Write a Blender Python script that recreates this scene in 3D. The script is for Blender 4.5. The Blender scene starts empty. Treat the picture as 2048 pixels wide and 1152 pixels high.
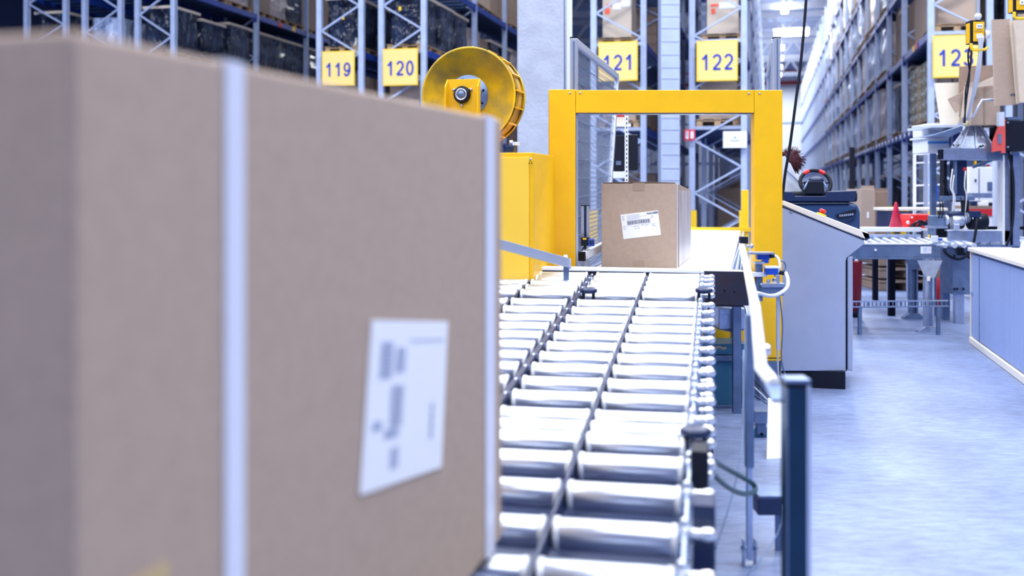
import bpy, math, random
from mathutils import Vector, Matrix
random.seed(7)
S = bpy.context.scene
C = S.collection
V = Vector
# ---------------------------------------------------------------- camera, world, lights
F = 2050.0; CX = 1024.0; HZ = 380.0; CAMH = 1.3
TA = (1538.0-CX)/F; A = math.atan(TA); CA, SA = math.cos(A), math.sin(A)
cam = bpy.data.cameras.new('camera'); camo = bpy.data.objects.new('camera', cam); C.objects.link(camo)
camo.location = (0, 0, CAMH); camo.rotation_euler = (math.pi/2, 0, 0)
cam.sensor_width = 36; cam.lens = 36*F/2048
cam.shift_y = -(576-HZ)/2048
cam.clip_end = 400; cam.clip_start = 0.05
cam.dof.use_dof = True; cam.dof.focus_distance = 6.6; cam.dof.aperture_fstop = 1.7
S.camera = camo
S.view_settings.view_transform = 'Standard'; S.view_settings.look = 'None'
S.view_settings.gamma = 1.0; S.view_settings.use_curve_mapping = False
S.view_settings.exposure = 0.14
w = bpy.data.worlds.new('world'); S.world = w; w.use_nodes = True
w.node_tree.nodes['Background'].inputs[0].default_value = (0.09, 0.24, 1.0, 1)
w.node_tree.nodes['Background'].inputs[1].default_value = 0.24

def area(name, loc, sx, sy, power, col=(0.93, 0.96, 1.0), rot=(0, 0, -A)):
    l = bpy.data.lights.new(name, 'AREA'); l.shape = 'RECTANGLE'; l.size = sx; l.size_y = sy
    l.energy = power; l.color = col
    o = bpy.data.objects.new(name, l); C.objects.link(o); o.location = loc; o.rotation_euler = rot
    return o
# rows of warehouse lamps hanging over the packing hall and over the rack aisles, plus one added warm fill
area('hall_lamp_or_fill', (1.5, -1.0, 7.0), 15, 1.0, 700, (.97, .98, 1))
area('hall_lamp_or_fill', (2.0, 3.4, 7.5), 16, 1.0, 850, (.97, .98, 1))
area('hall_lamp_or_fill', (2.5, 8.2, 8.0), 16, 1.0, 900, (.97, .98, 1))
area('hall_lamp_or_fill', (-6.5, -1.0, 6.5), 1.0, 9, 520, (1, .95, .88))  # unseen warm fill, added to brown the near carton's left face
area('hall_lamp_or_fill', (-6.0, 15.5, 9.5), 12, 1.2, 1500)
area('hall_lamp_or_fill', (6.5, 14.5, 9.5), 12, 1.2, 1400)
area('aisle_lamp_row', (12.5, 43, 11.6), 1.2, 40, 3000)
area('aisle_lamp_row', (22, 82, 11.6), 1.2, 36, 5200)
area('aisle_lamp_row', (0.5, 27, 9.5), 1.0, 10, 300)

# ---------------------------------------------------------------- materials
MATS = {}
def mat(name, col, rough=0.5, metal=0.0, var=0.0, vscale=8.0, bump=0.0, bscale=60.0, stretch=None, emit=None, estr=1.0,
        alpha=None, col2=None, coat=0.0, spec=0.5):
    if name in MATS: return MATS[name]
    m = bpy.data.materials.new(name); m.use_nodes = True; nt = m.node_tree; n = nt.nodes; L = nt.links
    b = n['Principled BSDF']
    b.inputs['Base Color'].default_value = (*col, 1); b.inputs['Roughness'].default_value = rough
    b.inputs['Metallic'].default_value = metal; b.inputs['Coat Weight'].default_value = coat
    b.inputs['Specular IOR Level'].default_value = spec
    tc = n.new('ShaderNodeTexCoord'); mp = n.new('ShaderNodeMapping'); L.new(tc.outputs['Object'], mp.inputs[0])
    if stretch: mp.inputs['Scale'].default_value = stretch
    if var > 0:
        nz = n.new('ShaderNodeTexNoise'); nz.inputs['Scale'].default_value = vscale; nz.inputs['Detail'].default_value = 6
        L.new(mp.outputs[0], nz.inputs[0])
        r = n.new('ShaderNodeValToRGB'); L.new(nz.outputs[0], r.inputs[0])
        c2 = col2 if col2 else tuple(max(0, c*(1-var)) for c in col)
        r.color_ramp.elements[0].position = 0.35; r.color_ramp.elements[0].color = (*c2, 1)
        r.color_ramp.elements[1].position = 0.62; r.color_ramp.elements[1].color = (*col, 1)
        L.new(r.outputs[0], b.inputs['Base Color'])
    if bump > 0:
        nb = n.new('ShaderNodeTexNoise'); nb.inputs['Scale'].default_value = bscale; nb.inputs['Detail'].default_value = 3
        L.new(mp.outputs[0], nb.inputs[0])
        bp = n.new('ShaderNodeBump'); bp.inputs['Strength'].default_value = bump; bp.inputs['Distance'].default_value = 0.3 if bump >= .7 else 0.05
        L.new(nb.outputs[0], bp.inputs['Height']); L.new(bp.outputs[0], b.inputs['Normal'])
    if emit:
        b.inputs['Emission Color'].default_value = (*emit, 1); b.inputs['Emission Strength'].default_value = estr
    if alpha is not None: b.inputs['Alpha'].default_value = alpha
    MATS[name] = m; return m
card = mat('cardboard', (0.42, 0.325, 0.265), 0.85, var=0.07, vscale=40, bump=0.04, bscale=300)
card_l = mat('cardboard_pale', (0.62, 0.53, 0.44), 0.85, var=0.06, vscale=30)
card_d = mat('cardboard_dark', (0.30, 0.215, 0.17), 0.9, var=0.15, vscale=12)
card_w = mat('carton_cream', (0.80, 0.76, 0.66), 0.8, var=0.04, vscale=20)
steel = mat('galvanised_steel', (0.50, 0.59, 0.78), 0.33, 0.85, var=0.15, vscale=18, bump=0.05, bscale=40)
steel_d = mat('galvanised_dull', (0.17, 0.25, 0.43), 0.45, 0.6, var=0.25, vscale=10)
alu = mat('anodised_aluminium', (0.60, 0.67, 0.82), 0.32, 0.7)
rollm = mat('roller_zinc', (0.66, 0.72, 0.86), 0.32, 0.85, var=0.05, vscale=20)
rollw = mat('roller_white', (0.90, 0.92, 0.96), 0.35, 0.1)
capm = mat('roller_cap', (0.84, 0.87, 0.92), 0.3, 0.2)
boltm = mat('bright_bolt', (0.86, 0.89, 0.94), 0.2, 0.7)
blackp = mat('black_plastic', (0.006, 0.009, 0.022), 0.5, spec=.25)
dark = mat('dark_interior', (0.004, 0.006, 0.018), 0.8, spec=.1)
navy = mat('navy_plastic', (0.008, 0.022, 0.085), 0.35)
yel = mat('machine_yellow', (0.88, 0.50, 0.004), 0.38, var=0.05, vscale=12)
yel_d = mat('yellow_dirty', (0.95, 0.56, 0.004), 0.5, var=0.5, vscale=6.5, col2=(0.42, 0.29, 0.05))
guard_y = mat('guard_yellow', (0.95, 0.60, 0.01), 0.45)
signy = mat('sign_yellow', (0.93, 0.66, 0.22), 0.6)
signe = mat('sign_yellow_edge', (0.9, 0.58, 0.01), 0.6)
signb = mat('sign_blue', (0.004, 0.05, 0.42), 0.6)
beamb = mat('beam_blue', (0.010, 0.055, 0.36), 0.4, var=0.2, vscale=4)
upr = mat('rack_upright', (0.42, 0.51, 0.74), 0.45, 0.0, var=0.12, vscale=6)
deckm = mat('rack_deck', (0.03, 0.08, 0.24), 0.5, 0.4, var=0.4, vscale=5)
wood = mat('pallet_wood', (0.50, 0.34, 0.20), 0.8, var=0.45, vscale=9)
filmd = mat('film_dark', (0.004, 0.007, 0.022), 0.12, var=0.65, vscale=3.0, bump=1.0, bscale=5.5, coat=.3, col2=(0.02, 0.035, 0.08), stretch=(1, 1, .45))
filmw = mat('film_clear', (0.56, 0.66, 0.90), 0.16, var=0.6, vscale=2.6, bump=0.75, bscale=5, stretch=(1, 1, .35), col2=(0.13, 0.19, 0.33))
filmp = mat('film_over_carton', (0.52, 0.43, 0.42), 0.2, var=0.4, vscale=3.5, bump=0.5, bscale=6, stretch=(1, 1, .4))
filmlip = mat('film_white_band', (0.75, 0.75, 0.8), 0.3, bump=0.5, bscale=12)
conc = mat('concrete', (0.45, 0.50, 0.62), 0.8, var=0.14, vscale=5, bump=0.15, bscale=30)
conc_l = mat('concrete_light', (0.38, 0.455, 0.65), 0.75, var=0.1, vscale=4)
whitep = mat('white_paint', (0.80, 0.84, 0.92), 0.45)
paper = mat('label_paper', (0.82, 0.85, 0.93), 0.6)
ink = mat('label_ink', (0.06, 0.08, 0.16), 0.7)
inkl = mat('label_ink_pale', (0.30, 0.36, 0.52), 0.7)
strapm = mat('white_strap', (0.68, 0.72, 0.86), 0.35)
tape = mat('parcel_tape', (0.36, 0.27, 0.21), 0.35)
red = mat('red_paint', (0.62, 0.02, 0.03), 0.4)
redl = mat('red_worn', (0.75, 0.11, 0.10), 0.45)
redo = mat('red_orange_label', (0.92, 0.12, 0.07), 0.6)
crim = mat('crimson_bristle', (0.05, 0.002, 0.012), 0.8)
grey = mat('grey_console', (0.36, 0.43, 0.62), 0.42, 0.1, var=0.05, vscale=10)
greyf = mat('tambour_grey', (0.30, 0.40, 0.70), 0.6, var=0.04, vscale=60)
beige = mat('beige_laminate', (0.82, 0.77, 0.69), 0.45)
rust = mat('rusted_plate', (0.03, 0.035, 0.07), 0.5, 0.3, var=0.6, vscale=10, col2=(0.045, 0.03, 0.045))
teal = mat('teal_panel', (0.045, 0.17, 0.30), 0.35, 0.2)
bluep = mat('blue_plastic', (0.01, 0.07, 0.52), 0.3)
greenh = mat('green_rubber', (0.004, 0.05, 0.06), 0.35)
cabw = mat('white_cable', (0.66, 0.70, 0.78), 0.4)
lampm = mat('lamp_glow', (1, 1, 1), 0.5, emit=(0.93, 0.96, 1.0), estr=30)
green = mat('green_strap', (0.01, 0.28, 0.14), 0.5)
yel_dull = mat('dull_yellow', (0.50, 0.39, 0.2), 0.6)
frost = mat('clear_sheet', (0.62, 0.70, 0.84), 0.25)
# floor: worn sealed concrete
fm = mat('floor_concrete', (0.22, 0.29, 0.50), 0.45, var=0.30, vscale=1.6, bump=0.03, bscale=25)
nt = fm.node_tree; n = nt.nodes; L = nt.links; b = n['Principled BSDF']
mp2 = n.new('ShaderNodeMapping'); mp2.inputs['Scale'].default_value = (2.5, 8, 1); mp2.inputs['Rotation'].default_value = (0, 0, .3)
L.new(n['Texture Coordinate'].outputs['Object'], mp2.inputs[0])
nz2 = n.new('ShaderNodeTexNoise'); nz2.inputs['Scale'].default_value = 3.5; nz2.inputs['Detail'].default_value = 9; nz2.inputs['Roughness'].default_value = .7
L.new(mp2.outputs[0], nz2.inputs[0])
rr = n.new('ShaderNodeValToRGB'); rr.color_ramp.elements[0].position = .38; rr.color_ramp.elements[0].color = (.68, .70, .76, 1)
rr.color_ramp.elements[1].position = .6; rr.color_ramp.elements[1].color = (1.05, 1.05, 1.04, 1)
L.new(nz2.outputs[0], rr.inputs[0])
mx = n.new('ShaderNodeMix'); mx.data_type = 'RGBA'; mx.blend_type = 'MULTIPLY'; mx.inputs[0].default_value = 1
src = b.inputs['Base Color'].links[0].from_socket
L.new(src, mx.inputs[6]); L.new(rr.outputs[0], mx.inputs[7]); L.new(mx.outputs[2], b.inputs['Base Color'])

# ---------------------------------------------------------------- helpers
U = V((CA, -SA, 0)); W = V((SA, CA, 0)); K = V((0, 0, 1))        # rack frame: across, along, up
AX = (U, W, K); ID = (V((1, 0, 0)), V((0, 1, 0)), V((0, 0, 1)))
def PZ(x, y, Z): return V(((x-CX)/F*Z, Z, CAMH-(y-HZ)/F*Z))      # a measured sight line at a chosen depth
def axes(d, up=K):
    d = V(d).normalized(); s = d.cross(V(up)).normalized(); return (s, d, s.cross(d))
class M:
    def __init__(s): s.v = []; s.f = []; s.sm = []
    def add(s, vs, fs, smooth=False):
        o = len(s.v); s.v += [V(p) for p in vs]; s.f += [tuple(i+o for i in f) for f in fs]; s.sm += [smooth]*len(fs); return s
    def box(s, c, size, ax=ID):
        x, y, z = [q/2 for q in size]; c = V(c); vs = []
        for k in (-1, 1):
            for j in (-1, 1):
                for i in (-1, 1): vs.append(c+ax[0]*i*x+ax[1]*j*y+ax[2]*k*z)
        return s.add(vs, [(0, 2, 3, 1), (4, 5, 7, 6), (0, 1, 5, 4), (2, 6, 7, 3), (0, 4, 6, 2), (1, 3, 7, 5)])
    def bar(s, p, q, wd, th, up=K):
        p, q = V(p), V(q); ax = axes(q-p, up); return s.box((p+q)/2, (wd, (q-p).length, th), ax)
    def cyl(s, p, q, r, n=16, r2=None, rim=0.0):
        p, q = V(p), V(q); d = (q-p).normalized(); t = V((0, 0, 1)) if abs(d.z) < .9 else V((1, 0, 0))
        a = d.cross(t).normalized(); bb = d.cross(a); r2 = r if r2 is None else r2
        rings = [(p, r), (q, r2)] if not rim else [(p, r-rim), (p+d*rim, r), (q-d*rim, r2), (q, r2-rim)]
        vs = []
        for (c, rad) in rings:
            for i in range(n):
                th = 2*math.pi*i/n; vs.append(c+(a*math.cos(th)+bb*math.sin(th))*rad)
        fs = []
        for k in range(len(rings)-1):
            for i in range(n):
                j = (i+1) % n; fs.append((k*n+i, k*n+j, (k+1)*n+j, (k+1)*n+i))
        s.add(vs, fs, True); o = len(s.v)-len(vs); m = len(rings)-1
        s.f += [tuple(o+i for i in reversed(range(n))), tuple(o+m*n+i for i in range(n))]; s.sm += [False, False]
        return s
    def tube(s, pts, r, n=8, sub=5):
        pts = [V(p) for p in pts]
        if len(pts) > 2 and sub > 1:
            P = [pts[0]*2-pts[1]]+pts+[pts[-1]*2-pts[-2]]; out = []
            for i in range(1, len(P)-2):
                for k in range(sub):
                    t = k/sub; a, b_, c, d = P[i-1:i+3]
                    out.append(.5*((2*b_)+(c-a)*t+(2*a-5*b_+4*c-d)*t*t+(3*b_-a-3*c+d)*t**3))
            out.append(pts[-1]); pts = out
        vs = []; N = len(pts); prev = None
        for i, p in enumerate(pts):
            d = (pts[min(i+1, N-1)]-pts[max(i-1, 0)]).normalized()
            if prev is None: prev = d.cross(V((0, 0, 1)) if abs(d.z) < .9 else V((1, 0, 0))).normalized()
            a = (prev-d*prev.dot(d)).normalized(); prev = a; bb = d.cross(a)
            for k in range(n): th = 2*math.pi*k/n; vs.append(p+(a*math.cos(th)+bb*math.sin(th))*r)
        fs = [(i*n+k, i*n+(k+1) % n, (i+1)*n+(k+1) % n, (i+1)*n+k) for i in range(N-1) for k in range(n)]
        fs += [tuple(reversed(range(n))), tuple((N-1)*n+k for k in range(n))]
        return s.add(vs, fs, True)
    def prism(s, poly, off):
        poly = [V(p) for p in poly]; off = V(off); k = len(poly)
        fs = [tuple(range(k)), tuple(reversed(range(k, 2*k)))]+[(i, i+k, (i+1) % k+k, (i+1) % k) for i in range(k)]
        return s.add(poly+[p+off for p in poly], fs)
    def ball(s, c, r, n=10, m=6, sc=(1, 1, 1)):
        c = V(c); vs = [c+V((0, 0, r*sc[2]))]
        for j in range(1, m):
            ph = math.pi*j/m
            for i in range(n):
                th = 2*math.pi*i/n
                vs.append(c+V((r*sc[0]*math.sin(ph)*math.cos(th), r*sc[1]*math.sin(ph)*math.sin(th), r*sc[2]*math.cos(ph))))
        vs.append(c-V((0, 0, r*sc[2]))); fs = [(0, 1+i, 1+(i+1) % n) for i in range(n)]
        for j in range(m-2):
            for i in range(n): a = 1+j*n+i; b_ = 1+j*n+(i+1) % n; fs.append((a, a+n, b_+n, b_))
        l = len(vs)-1; o = 1+(m-2)*n; fs += [(l, o+(i+1) % n, o+i) for i in range(n)]
        return s.add(vs, fs, True)
    def lathe(s, c, d, prof, n=24):                                 # prof: (along, radius)
        c = V(c); d = V(d).normalized(); t = V((0, 0, 1)) if abs(d.z) < .9 else V((1, 0, 0)); a = d.cross(t).normalized(); bb = d.cross(a)
        vs = []
        for (h, r) in prof:
            for i in range(n): th = 2*math.pi*i/n; vs.append(c+d*h+(a*math.cos(th)+bb*math.sin(th))*r)
        fs = [(k*n+i, k*n+(i+1) % n, (k+1)*n+(i+1) % n, (k+1)*n+i) for k in range(len(prof)-1) for i in range(n)]
        fs += [tuple(reversed(range(n))), tuple((len(prof)-1)*n+i for i in range(n))]
        return s.add(vs, fs, True)
    def mesh(s, name, m, origin):
        me = bpy.data.meshes.new(name); me.from_pydata([p-origin for p in s.v], [], s.f)
        me.polygons.foreach_set('use_smooth', s.sm); me.materials.append(m)
        import bmesh
        bm = bmesh.new(); bm.from_mesh(me); bmesh.ops.recalc_face_normals(bm, faces=bm.faces); bm.to_mesh(me); bm.free()
        return me
WO = {}
def org(s):
    xs = [p.x for p in s.v]; ys = [p.y for p in s.v]; zs = [p.z for p in s.v]
    return V(((min(xs)+max(xs))/2, (min(ys)+max(ys))/2, min(zs)))
def link(o, parent, origin):
    C.objects.link(o)
    if parent: o.parent = parent; o.location = origin-WO[parent.name]
    else: o.location = origin
    WO[o.name] = origin
    return o
def obj(name, s, m, parent=None, bevel=0.0):                         # s is built in world coordinates
    origin = org(s); o = bpy.data.objects.new(name, s.mesh(name, m, origin)); link(o, parent, origin)
    if bevel:
        md = o.modifiers.new('edge', 'BEVEL'); md.width = bevel; md.segments = 2; md.limit_method = 'ANGLE'
    return o
def tag(o, label, cat, group=None, kind=None):
    o['label'] = label; o['category'] = cat
    if group: o['group'] = group
    if kind: o['kind'] = kind
    return o
def thing(name, label, cat, loc, group=None):
    o = bpy.data.objects.new(name, None); o.empty_display_size = .1; link(o, None, V(loc)); return tag(o, label, cat, group)
def struct(name, s, m, parent=None, bevel=0):
    o = obj(name, s, m, parent, bevel)
    if not parent: o['kind'] = 'structure'
    return o
def part(name, s, m, parent, bevel=0, label=None):
    o = obj(name, s, m, parent, bevel)
    if label: o['label'] = label
    return o
def text(body, parent, m, c, ex, ez, size, name='lettering', off=0.0, ext=0.002, align='CENTER'):
    cu = bpy.data.curves.new(name, 'FONT'); cu.body = body; cu.size = size; cu.align_x = align; cu.align_y = 'CENTER'
    cu.extrude = ext; cu.offset = off; cu.materials.append(m)
    cu.resolution_u = 3
    o = bpy.data.objects.new(name, cu); C.objects.link(o)
    ex = V(ex).normalized(); ez = V(ez).normalized(); nrm = ex.cross(ez)
    R = Matrix((ex, ez, nrm)).transposed().to_4x4()
    o.rotation_euler = R.to_euler(); o.parent = parent; o.location = V(c)-WO[parent.name]; WO[o.name] = V(c)
    return o
ORD = ['first', 'second', 'third', 'fourth', 'fifth', 'sixth', 'seventh', 'eighth', 'ninth', 'tenth', 'eleventh', 'twelfth',
       'thirteenth', 'fourteenth', 'fifteenth', 'sixteenth', 'seventeenth', 'eighteenth', 'nineteenth', 'twentieth']

# ---------------------------------------------------------------- hall: floor, ceiling, walls, columns
struct('floor', M().add([(-40, -6, 0), (60, -6, 0), (60, 130, 0), (-40, 130, 0)], [(0, 1, 2, 3)]), fm)
def RC(x, y, z=0): return U*x+W*y+K*z                               # rack-frame coordinates of a point
ROOF = 13.6
s = M()
for i in range(83): s.box(RC(-12, 23+i*1.0, ROOF+.1+(.05 if i % 2 else 0)), (90, 1.0, .1), AX)
struct('ceiling', s, mat('roof_sheet', (0.42, 0.52, 0.75), 0.6, 0))
Y_END = 106.0
wm = mat('side_wall', (0.03, 0.06, 0.18), .7)
struct('wall_left', M().box(RC(-34, 50, 7), (.3, 112, 14), AX), wm); struct('wall_right', M().box(RC(36, 50, 7), (.3, 112, 14), AX), wm)
bw = struct('wall_back', M().box(RC(-10, Y_END+.2, 7), (110, .3, 14), AX), mat('white_wall', (0.78, 0.82, 0.90), .6))
for hh in (13.1, 12.0):
    struct('trim_1', M().box(RC(-10, Y_END, hh), (110, .1, .35), AX), red, bw)
for hh in (8.0, 4.0):
    struct('trim_2', M().box(RC(-10, Y_END, hh), (110, .08, .16), AX), steel_d, bw)
for i in range(4): struct('trim_3', M().box(RC(-2.5+i*1.3-2, Y_END, 7), (.05, .08, 13), AX), steel_d, bw)
# concrete columns
def column_box(x0, x1, Z, d=.5, m=conc, joints=True):
    wd = (x1-x0)/F*Z; c = PZ((x0+x1)/2, 380, Z); c.z = ROOF/2
    col = struct('column', M().box(c+V((0, d/2, 0)), (wd, d, ROOF)), m, bevel=.012)
    return col, wd, c
c1, w1, p1 = column_box(1035, 1128, 10.6, .5)
struct('cable_duct', M().box(V((PZ(1137, 380, 10.7).x, 10.8, 6.8)), (.085, .08, 13.6)), whitep, c1)
struct('cable_duct', M().box(V((PZ(1131, 380, 10.7).x, 10.75, 6.8)), (.02, .1, 13.6)), steel, c1)
c2, w2, p2 = column_box(1322, 1360, 19.6, .42, conc_l)
for i in range(22):
    z = .3+i*.24*1.0+random.uniform(-.02, .02)
    struct('form_joint', M().box(V((p2.x, 19.595, z)), (w2*.92, .012, .016)), conc, c2)
# roof trusses and lamps
for k, yy in enumerate((61.0, 72.0, 84.5, 97.0)):
    s = M(); zb, zt = 11.9, 13.2
    for zz in (zb, zt): s.box(RC(-4, yy, zz), (46, .25, .36), AX)
    x = -26
    while x < 17:
        s.bar(RC(x, yy, zb), RC(x+.9, yy, zt), .16, .16, W); s.bar(RC(x+.9, yy, zt), RC(x+1.8, yy, zb), .16, .16, W); x += 1.8
    o = struct('roof_truss', s, whitep)
AISX = 2.75                                                         # aisle centre in rack frame (set after racks are known)

# ---------------------------------------------------------------- racks
LV = [2.55, 4.25, 5.85, 7.5, 9.15]
RH = 11.0
MESHCACHE = {}
def cached(key, fn, m):
    if key not in MESHCACHE: MESHCACHE[key] = fn().mesh(key, m, V((0, 0, 0)))
    return MESHCACHE[key]
def child(name, me, parent, loc, rot=None):
    o = bpy.data.objects.new(name, me); C.objects.link(o); o.parent = parent; o.location = loc
    if rot: o.rotation_euler = rot
    return o
def upright_mesh():
    s = M().box((0, 0, RH/2), (.115, .03, RH)).box((-.045, .04, RH/2), (.025, .09, RH)).box((.045, .04, RH/2), (.025, .09, RH))
    return s
def pallet_mesh():
    s = M()
    for x in (-.35, 0, .35): s.box((x, 0, .135), (.145, 1.15, .02))
    for y in (-.5, 0, .5): s.box((0, y, .11), (.8, .12, .02))
    for y in (-.5, 0, .5):
        for x in (-.35, 0, .35): s.box((x, y, .06), (.12, .13, .08))
    for x in (-.35, 0, .35): s.box((x, 0, .01), (.12, 1.15, .02))
    return s
def load_mesh(kind, h):
    s = M(); wd, d = .78, 1.12
    if kind == 'wrap':                                              # baggy stretch film around a stack
        n = 14; rings = 7
        pr = []
        for j in range(rings):
            z = .15+h*j/(rings-1); g = 1-.03*math.sin(j*1.7)
            for i in range(n):
                t = 2*math.pi*i/n; cxx = math.copysign(abs(math.cos(t))**.28, math.cos(t)); sy = math.copysign(abs(math.sin(t))**.28, math.sin(t))
                q = 1+random.uniform(-.025, .025)
                pr.append((wd/2*cxx*g*q, d/2*sy*g*q, z+random.uniform(-.01, .01)))
        fs = [(k*n+i, k*n+(i+1) % n, (k+1)*n+(i+1) % n, (k+1)*n+i) for k in range(rings-1) for i in range(n)]
        fs += [tuple(reversed(range(n))), tuple((rings-1)*n+i for i in range(n))]
        s.add(pr, fs)
    elif kind == 'cartons':
        nz = max(2, int(h/.24)); hz = h/nz
        for k in range(nz):
            for i in range(3):
                for j in range(4):
                    s.box((-wd/2+wd/3*(i+.5)+random.uniform(-.004, .004), -d/2+d/4*(j+.5), .15+hz*(k+.5)), (wd/3-.015, d/4-.015, hz-.012))
    else:                                                           # one big carton
        s.box((0, 0, .15+h/2), (wd*.86, d*.9, h)).box((0, 0, .15+h+.004), (.05, d*.9, .006))
        s.box((0, d*.1, .15+h*.5), (wd*.87, .012, h))
    return s
LOOK = {'filmd': ('dark blue film wrapped load', filmd), 'filmw': ('clear film wrapped load', filmw), 'filmp': ('hazy film wrapped brown load', filmp),
        'card': ('plain brown carton load', card), 'cardd': ('dark brown carton load', card_d), 'cells': ('load of small stacked cartons', card)}
palm = cached('pallet', pallet_mesh, wood)
def add_load(kind, h, pos, label, group, rot=0, with_pallet=True, parentrot=-A):
    kk = {'filmd': 'wrap', 'filmw': 'wrap', 'filmp': 'wrap', 'card': 'big', 'cardd': 'big', 'cells': 'cartons'}[kind]
    v = random.randint(0, 2) if kk == 'wrap' else 0
    me = cached('load_%s_%.1f_%d' % (kind, h, v), lambda: load_mesh(kk, h), LOOK[kind][1])
    o = bpy.data.objects.new('pallet_load', me); C.objects.link(o); o.location = pos; o.rotation_euler = (0, 0, parentrot+rot)
    WO[o.name] = V(pos); tag(o, label, 'pallet load', group)
    if with_pallet: child('pallet', palm, o, (0, 0, 0))
    if kind == 'filmd': child('top_board', cached('topb', lambda: M().box((0, 0, .03), (.8, 1.14, .06)), card_l), o, (0, 0, .15+h))
    if kind == 'cells':
        def lab_mesh():
            q = M()
            for j in range(12):
                for k in range(5):
                    if (j*7+k*3) % 5 < 3: q.box((-.392, -.51+j*.093, .27+k*.24+random.uniform(-.04, .04)), (.004, .04, .055))
            return q
        lo = child('carton_label', cached('cell_labels', lab_mesh, paper), o, (0, 0, 0)); lo['kind'] = 'stuff'
        for yy in (-.2, .28): child('edge_strap', cached('gstrap', lambda: M().box((-.396, 0, .75), (.005, .035, 1.2)), green), o, (0, yy, 0))
    return o
def row_z(x): u = x-CX; return 21.01/(1+TA*u/F)
def rack(num, xl, xr, nb, label, first=3.8, bay=2.95, nbrace=3, leftface=2, decks=4, maxlv=5, guard=True, brace0=4.33, group='pallet racks', farbays=0, near=None):
    pl = PZ(xl, HZ, row_z(xl)); pl.z = 0; pr = PZ(xr, HZ, row_z(xr)); pr.z = 0; wd = (pr-pl).length
    t = bpy.data.objects.new('pallet_rack', None); C.objects.link(t); t.location = pl; t.rotation_euler = (0, 0, -A); WO[t.name] = pl
    tag(t, label, 'rack', group)
    ym = cached('upright', upright_mesh, upr)
    ys = [0, first]+[first+bay*(i+1) for i in range(nb-1)]
    for i, y in enumerate(ys):
        child('upright', ym, t, (0, y, 0)); child('upright', ym, t, (wd, y, 0))
        if i < nbrace:
            z = brace0-.515*8; side = 0; segs = []
            while z < RH-.6:
                a_ = (.05 if side == 0 else wd-.05); b_ = (wd-.05 if side == 0 else .05)
                if z > .1: segs.append(((a_, z), (b_, z+.515)))
                z += .515; side = 1-side
            for q, ((xa, za), (xb, zb)) in enumerate(segs):
                if zb > 8.5 and i > 0: continue
                key = 'brace_%d_%.2f' % (1 if xa < xb else -1, wd)
                me = cached(key, lambda: M().bar(V((-wd/2+.05, .03, -.257)) if xa < xb else V((wd/2-.05, .03, -.257)),
                                                V((wd/2-.05, .03, .257)) if xa < xb else V((-wd/2+.05, .03, .257)), .035, .045, V((0, 1, 0))), upr)
                child('brace', me, t, (wd/2, y, (za+zb)/2))
    for i in range(len(ys)-1):
        Lb = ys[i+1]-ys[i]
        bme = cached('beam_%.2f' % Lb, lambda: M().box((0, Lb/2, -.065), (.05, Lb-.05, .13)).box((.0, .04, -.09), (.07, .06, .2)).box((0, Lb-.04, -.09), (.07, .06, .2)), beamb)
        dme = cached('deck_%.2f_%.2f' % (Lb, wd), lambda: deck(Lb, wd), deckm)
        for k, z in enumerate(LV[:maxlv]):
            child('beam', bme, t, (wd+.02, ys[i]+.0, z))
            if i < leftface: child('beam', bme, t, (-.02, ys[i], z))
            if i < decks: child('shelf_deck', dme, t, (0, ys[i], z))
    for k, z in enumerate(LV[:4]):
        me = cached('endbar_%.2f' % wd, lambda: M().box((wd/2, 0.02, 0), (wd-.1, .05, .07)), steel)
        child('end_bar', me, t, (0, .06, z-.03))
    if guard:
        gm = cached('guard', lambda: M().box((0, -.07, .45), (.17, .02, .9)).box((-.08, 0, .45), (.02, .14, .9)).box((.08, 0, .45), (.02, .14, .9)), guard_y)
        child('upright_guard', gm, t, (wd, 0, 0)); child('upright_guard', gm, t, (0, 0, 0))
    return t, pl, wd, ys
def deck(Lb, wd):
    s = M()
    nn = 9
    for i in range(nn): s.box((wd/2, (i+.5)*Lb/nn, -.045), (wd-.06, Lb/nn*.6, .03))
    return s
def rpos(pl, x, y, z): return pl+U*x+W*y+K*z

def arc(cx, cy, rx, ry, a0, a1, n_=10): return [(cx+rx*math.cos(math.radians(a0+(a1-a0)*i/n_)), cy+ry*math.sin(math.radians(a0+(a1-a0)*i/n_))) for i in range(n_+1)]
GL = {'1': [[(.12, .70), (.42, .82), (.60, .97)], [(.62, 1.02), (.62, 0)]],
      '2': [arc(.5, .70, .44, .27, 165, -25, 9)+[(.70, .42), (.30, .20), (.06, .04)], [(.02, .055), (.98, .055)]],
      '0': [arc(.5, .5, .43, .47, 0, 360, 20)],
      '3': [arc(.47, .74, .38, .23, 160, -75, 9), arc(.47, .28, .44, .25, 75, -165, 10)],
      '9': [arc(.48, .66, .41, .30, 0, 360, 16), arc(.40, .50, .50, .46, 20, -80, 8)+arc(.42, .28, .34, .24, -90, -165, 4)]}
def sign(num, x0, x1, y0, y1, label):
    xc = (x0+x1)/2; Z = row_z(xc)-.12; tl = PZ(x0, y0, Z); br = PZ(x1, y1, Z)
    h = (y1-y0)/F*Z; wd = h*1.0; c = PZ(xc, (y0+y1)/2, Z)
    t = thing('number_sign', label, 'sign', c-K*h/2, 'aisle number signs')
    part('board', M().box(c, (wd-.04, .02, h-.04), AX), signy, t)
    part('border', M().box(c+W*.003, (wd, .02, h), AX), signe, t)
    dh = h*.38; dw = dh*.5; gap = dh*.24; x = -(3*dw+2*gap)/2
    for ch in num:
        sd_ = M()
        for line in GL[ch]:
            q = [c-W*.016-K*h*.035+U*(x+px*dw)+K*((py-.5)*dh) for px, py in line]
            for a, b_ in zip(q[:-1], q[1:]): sd_.bar(a, b_, dh*.145, .006, W)
        part('digit', sd_, signb, t); x += dw+gap
    return t

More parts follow.
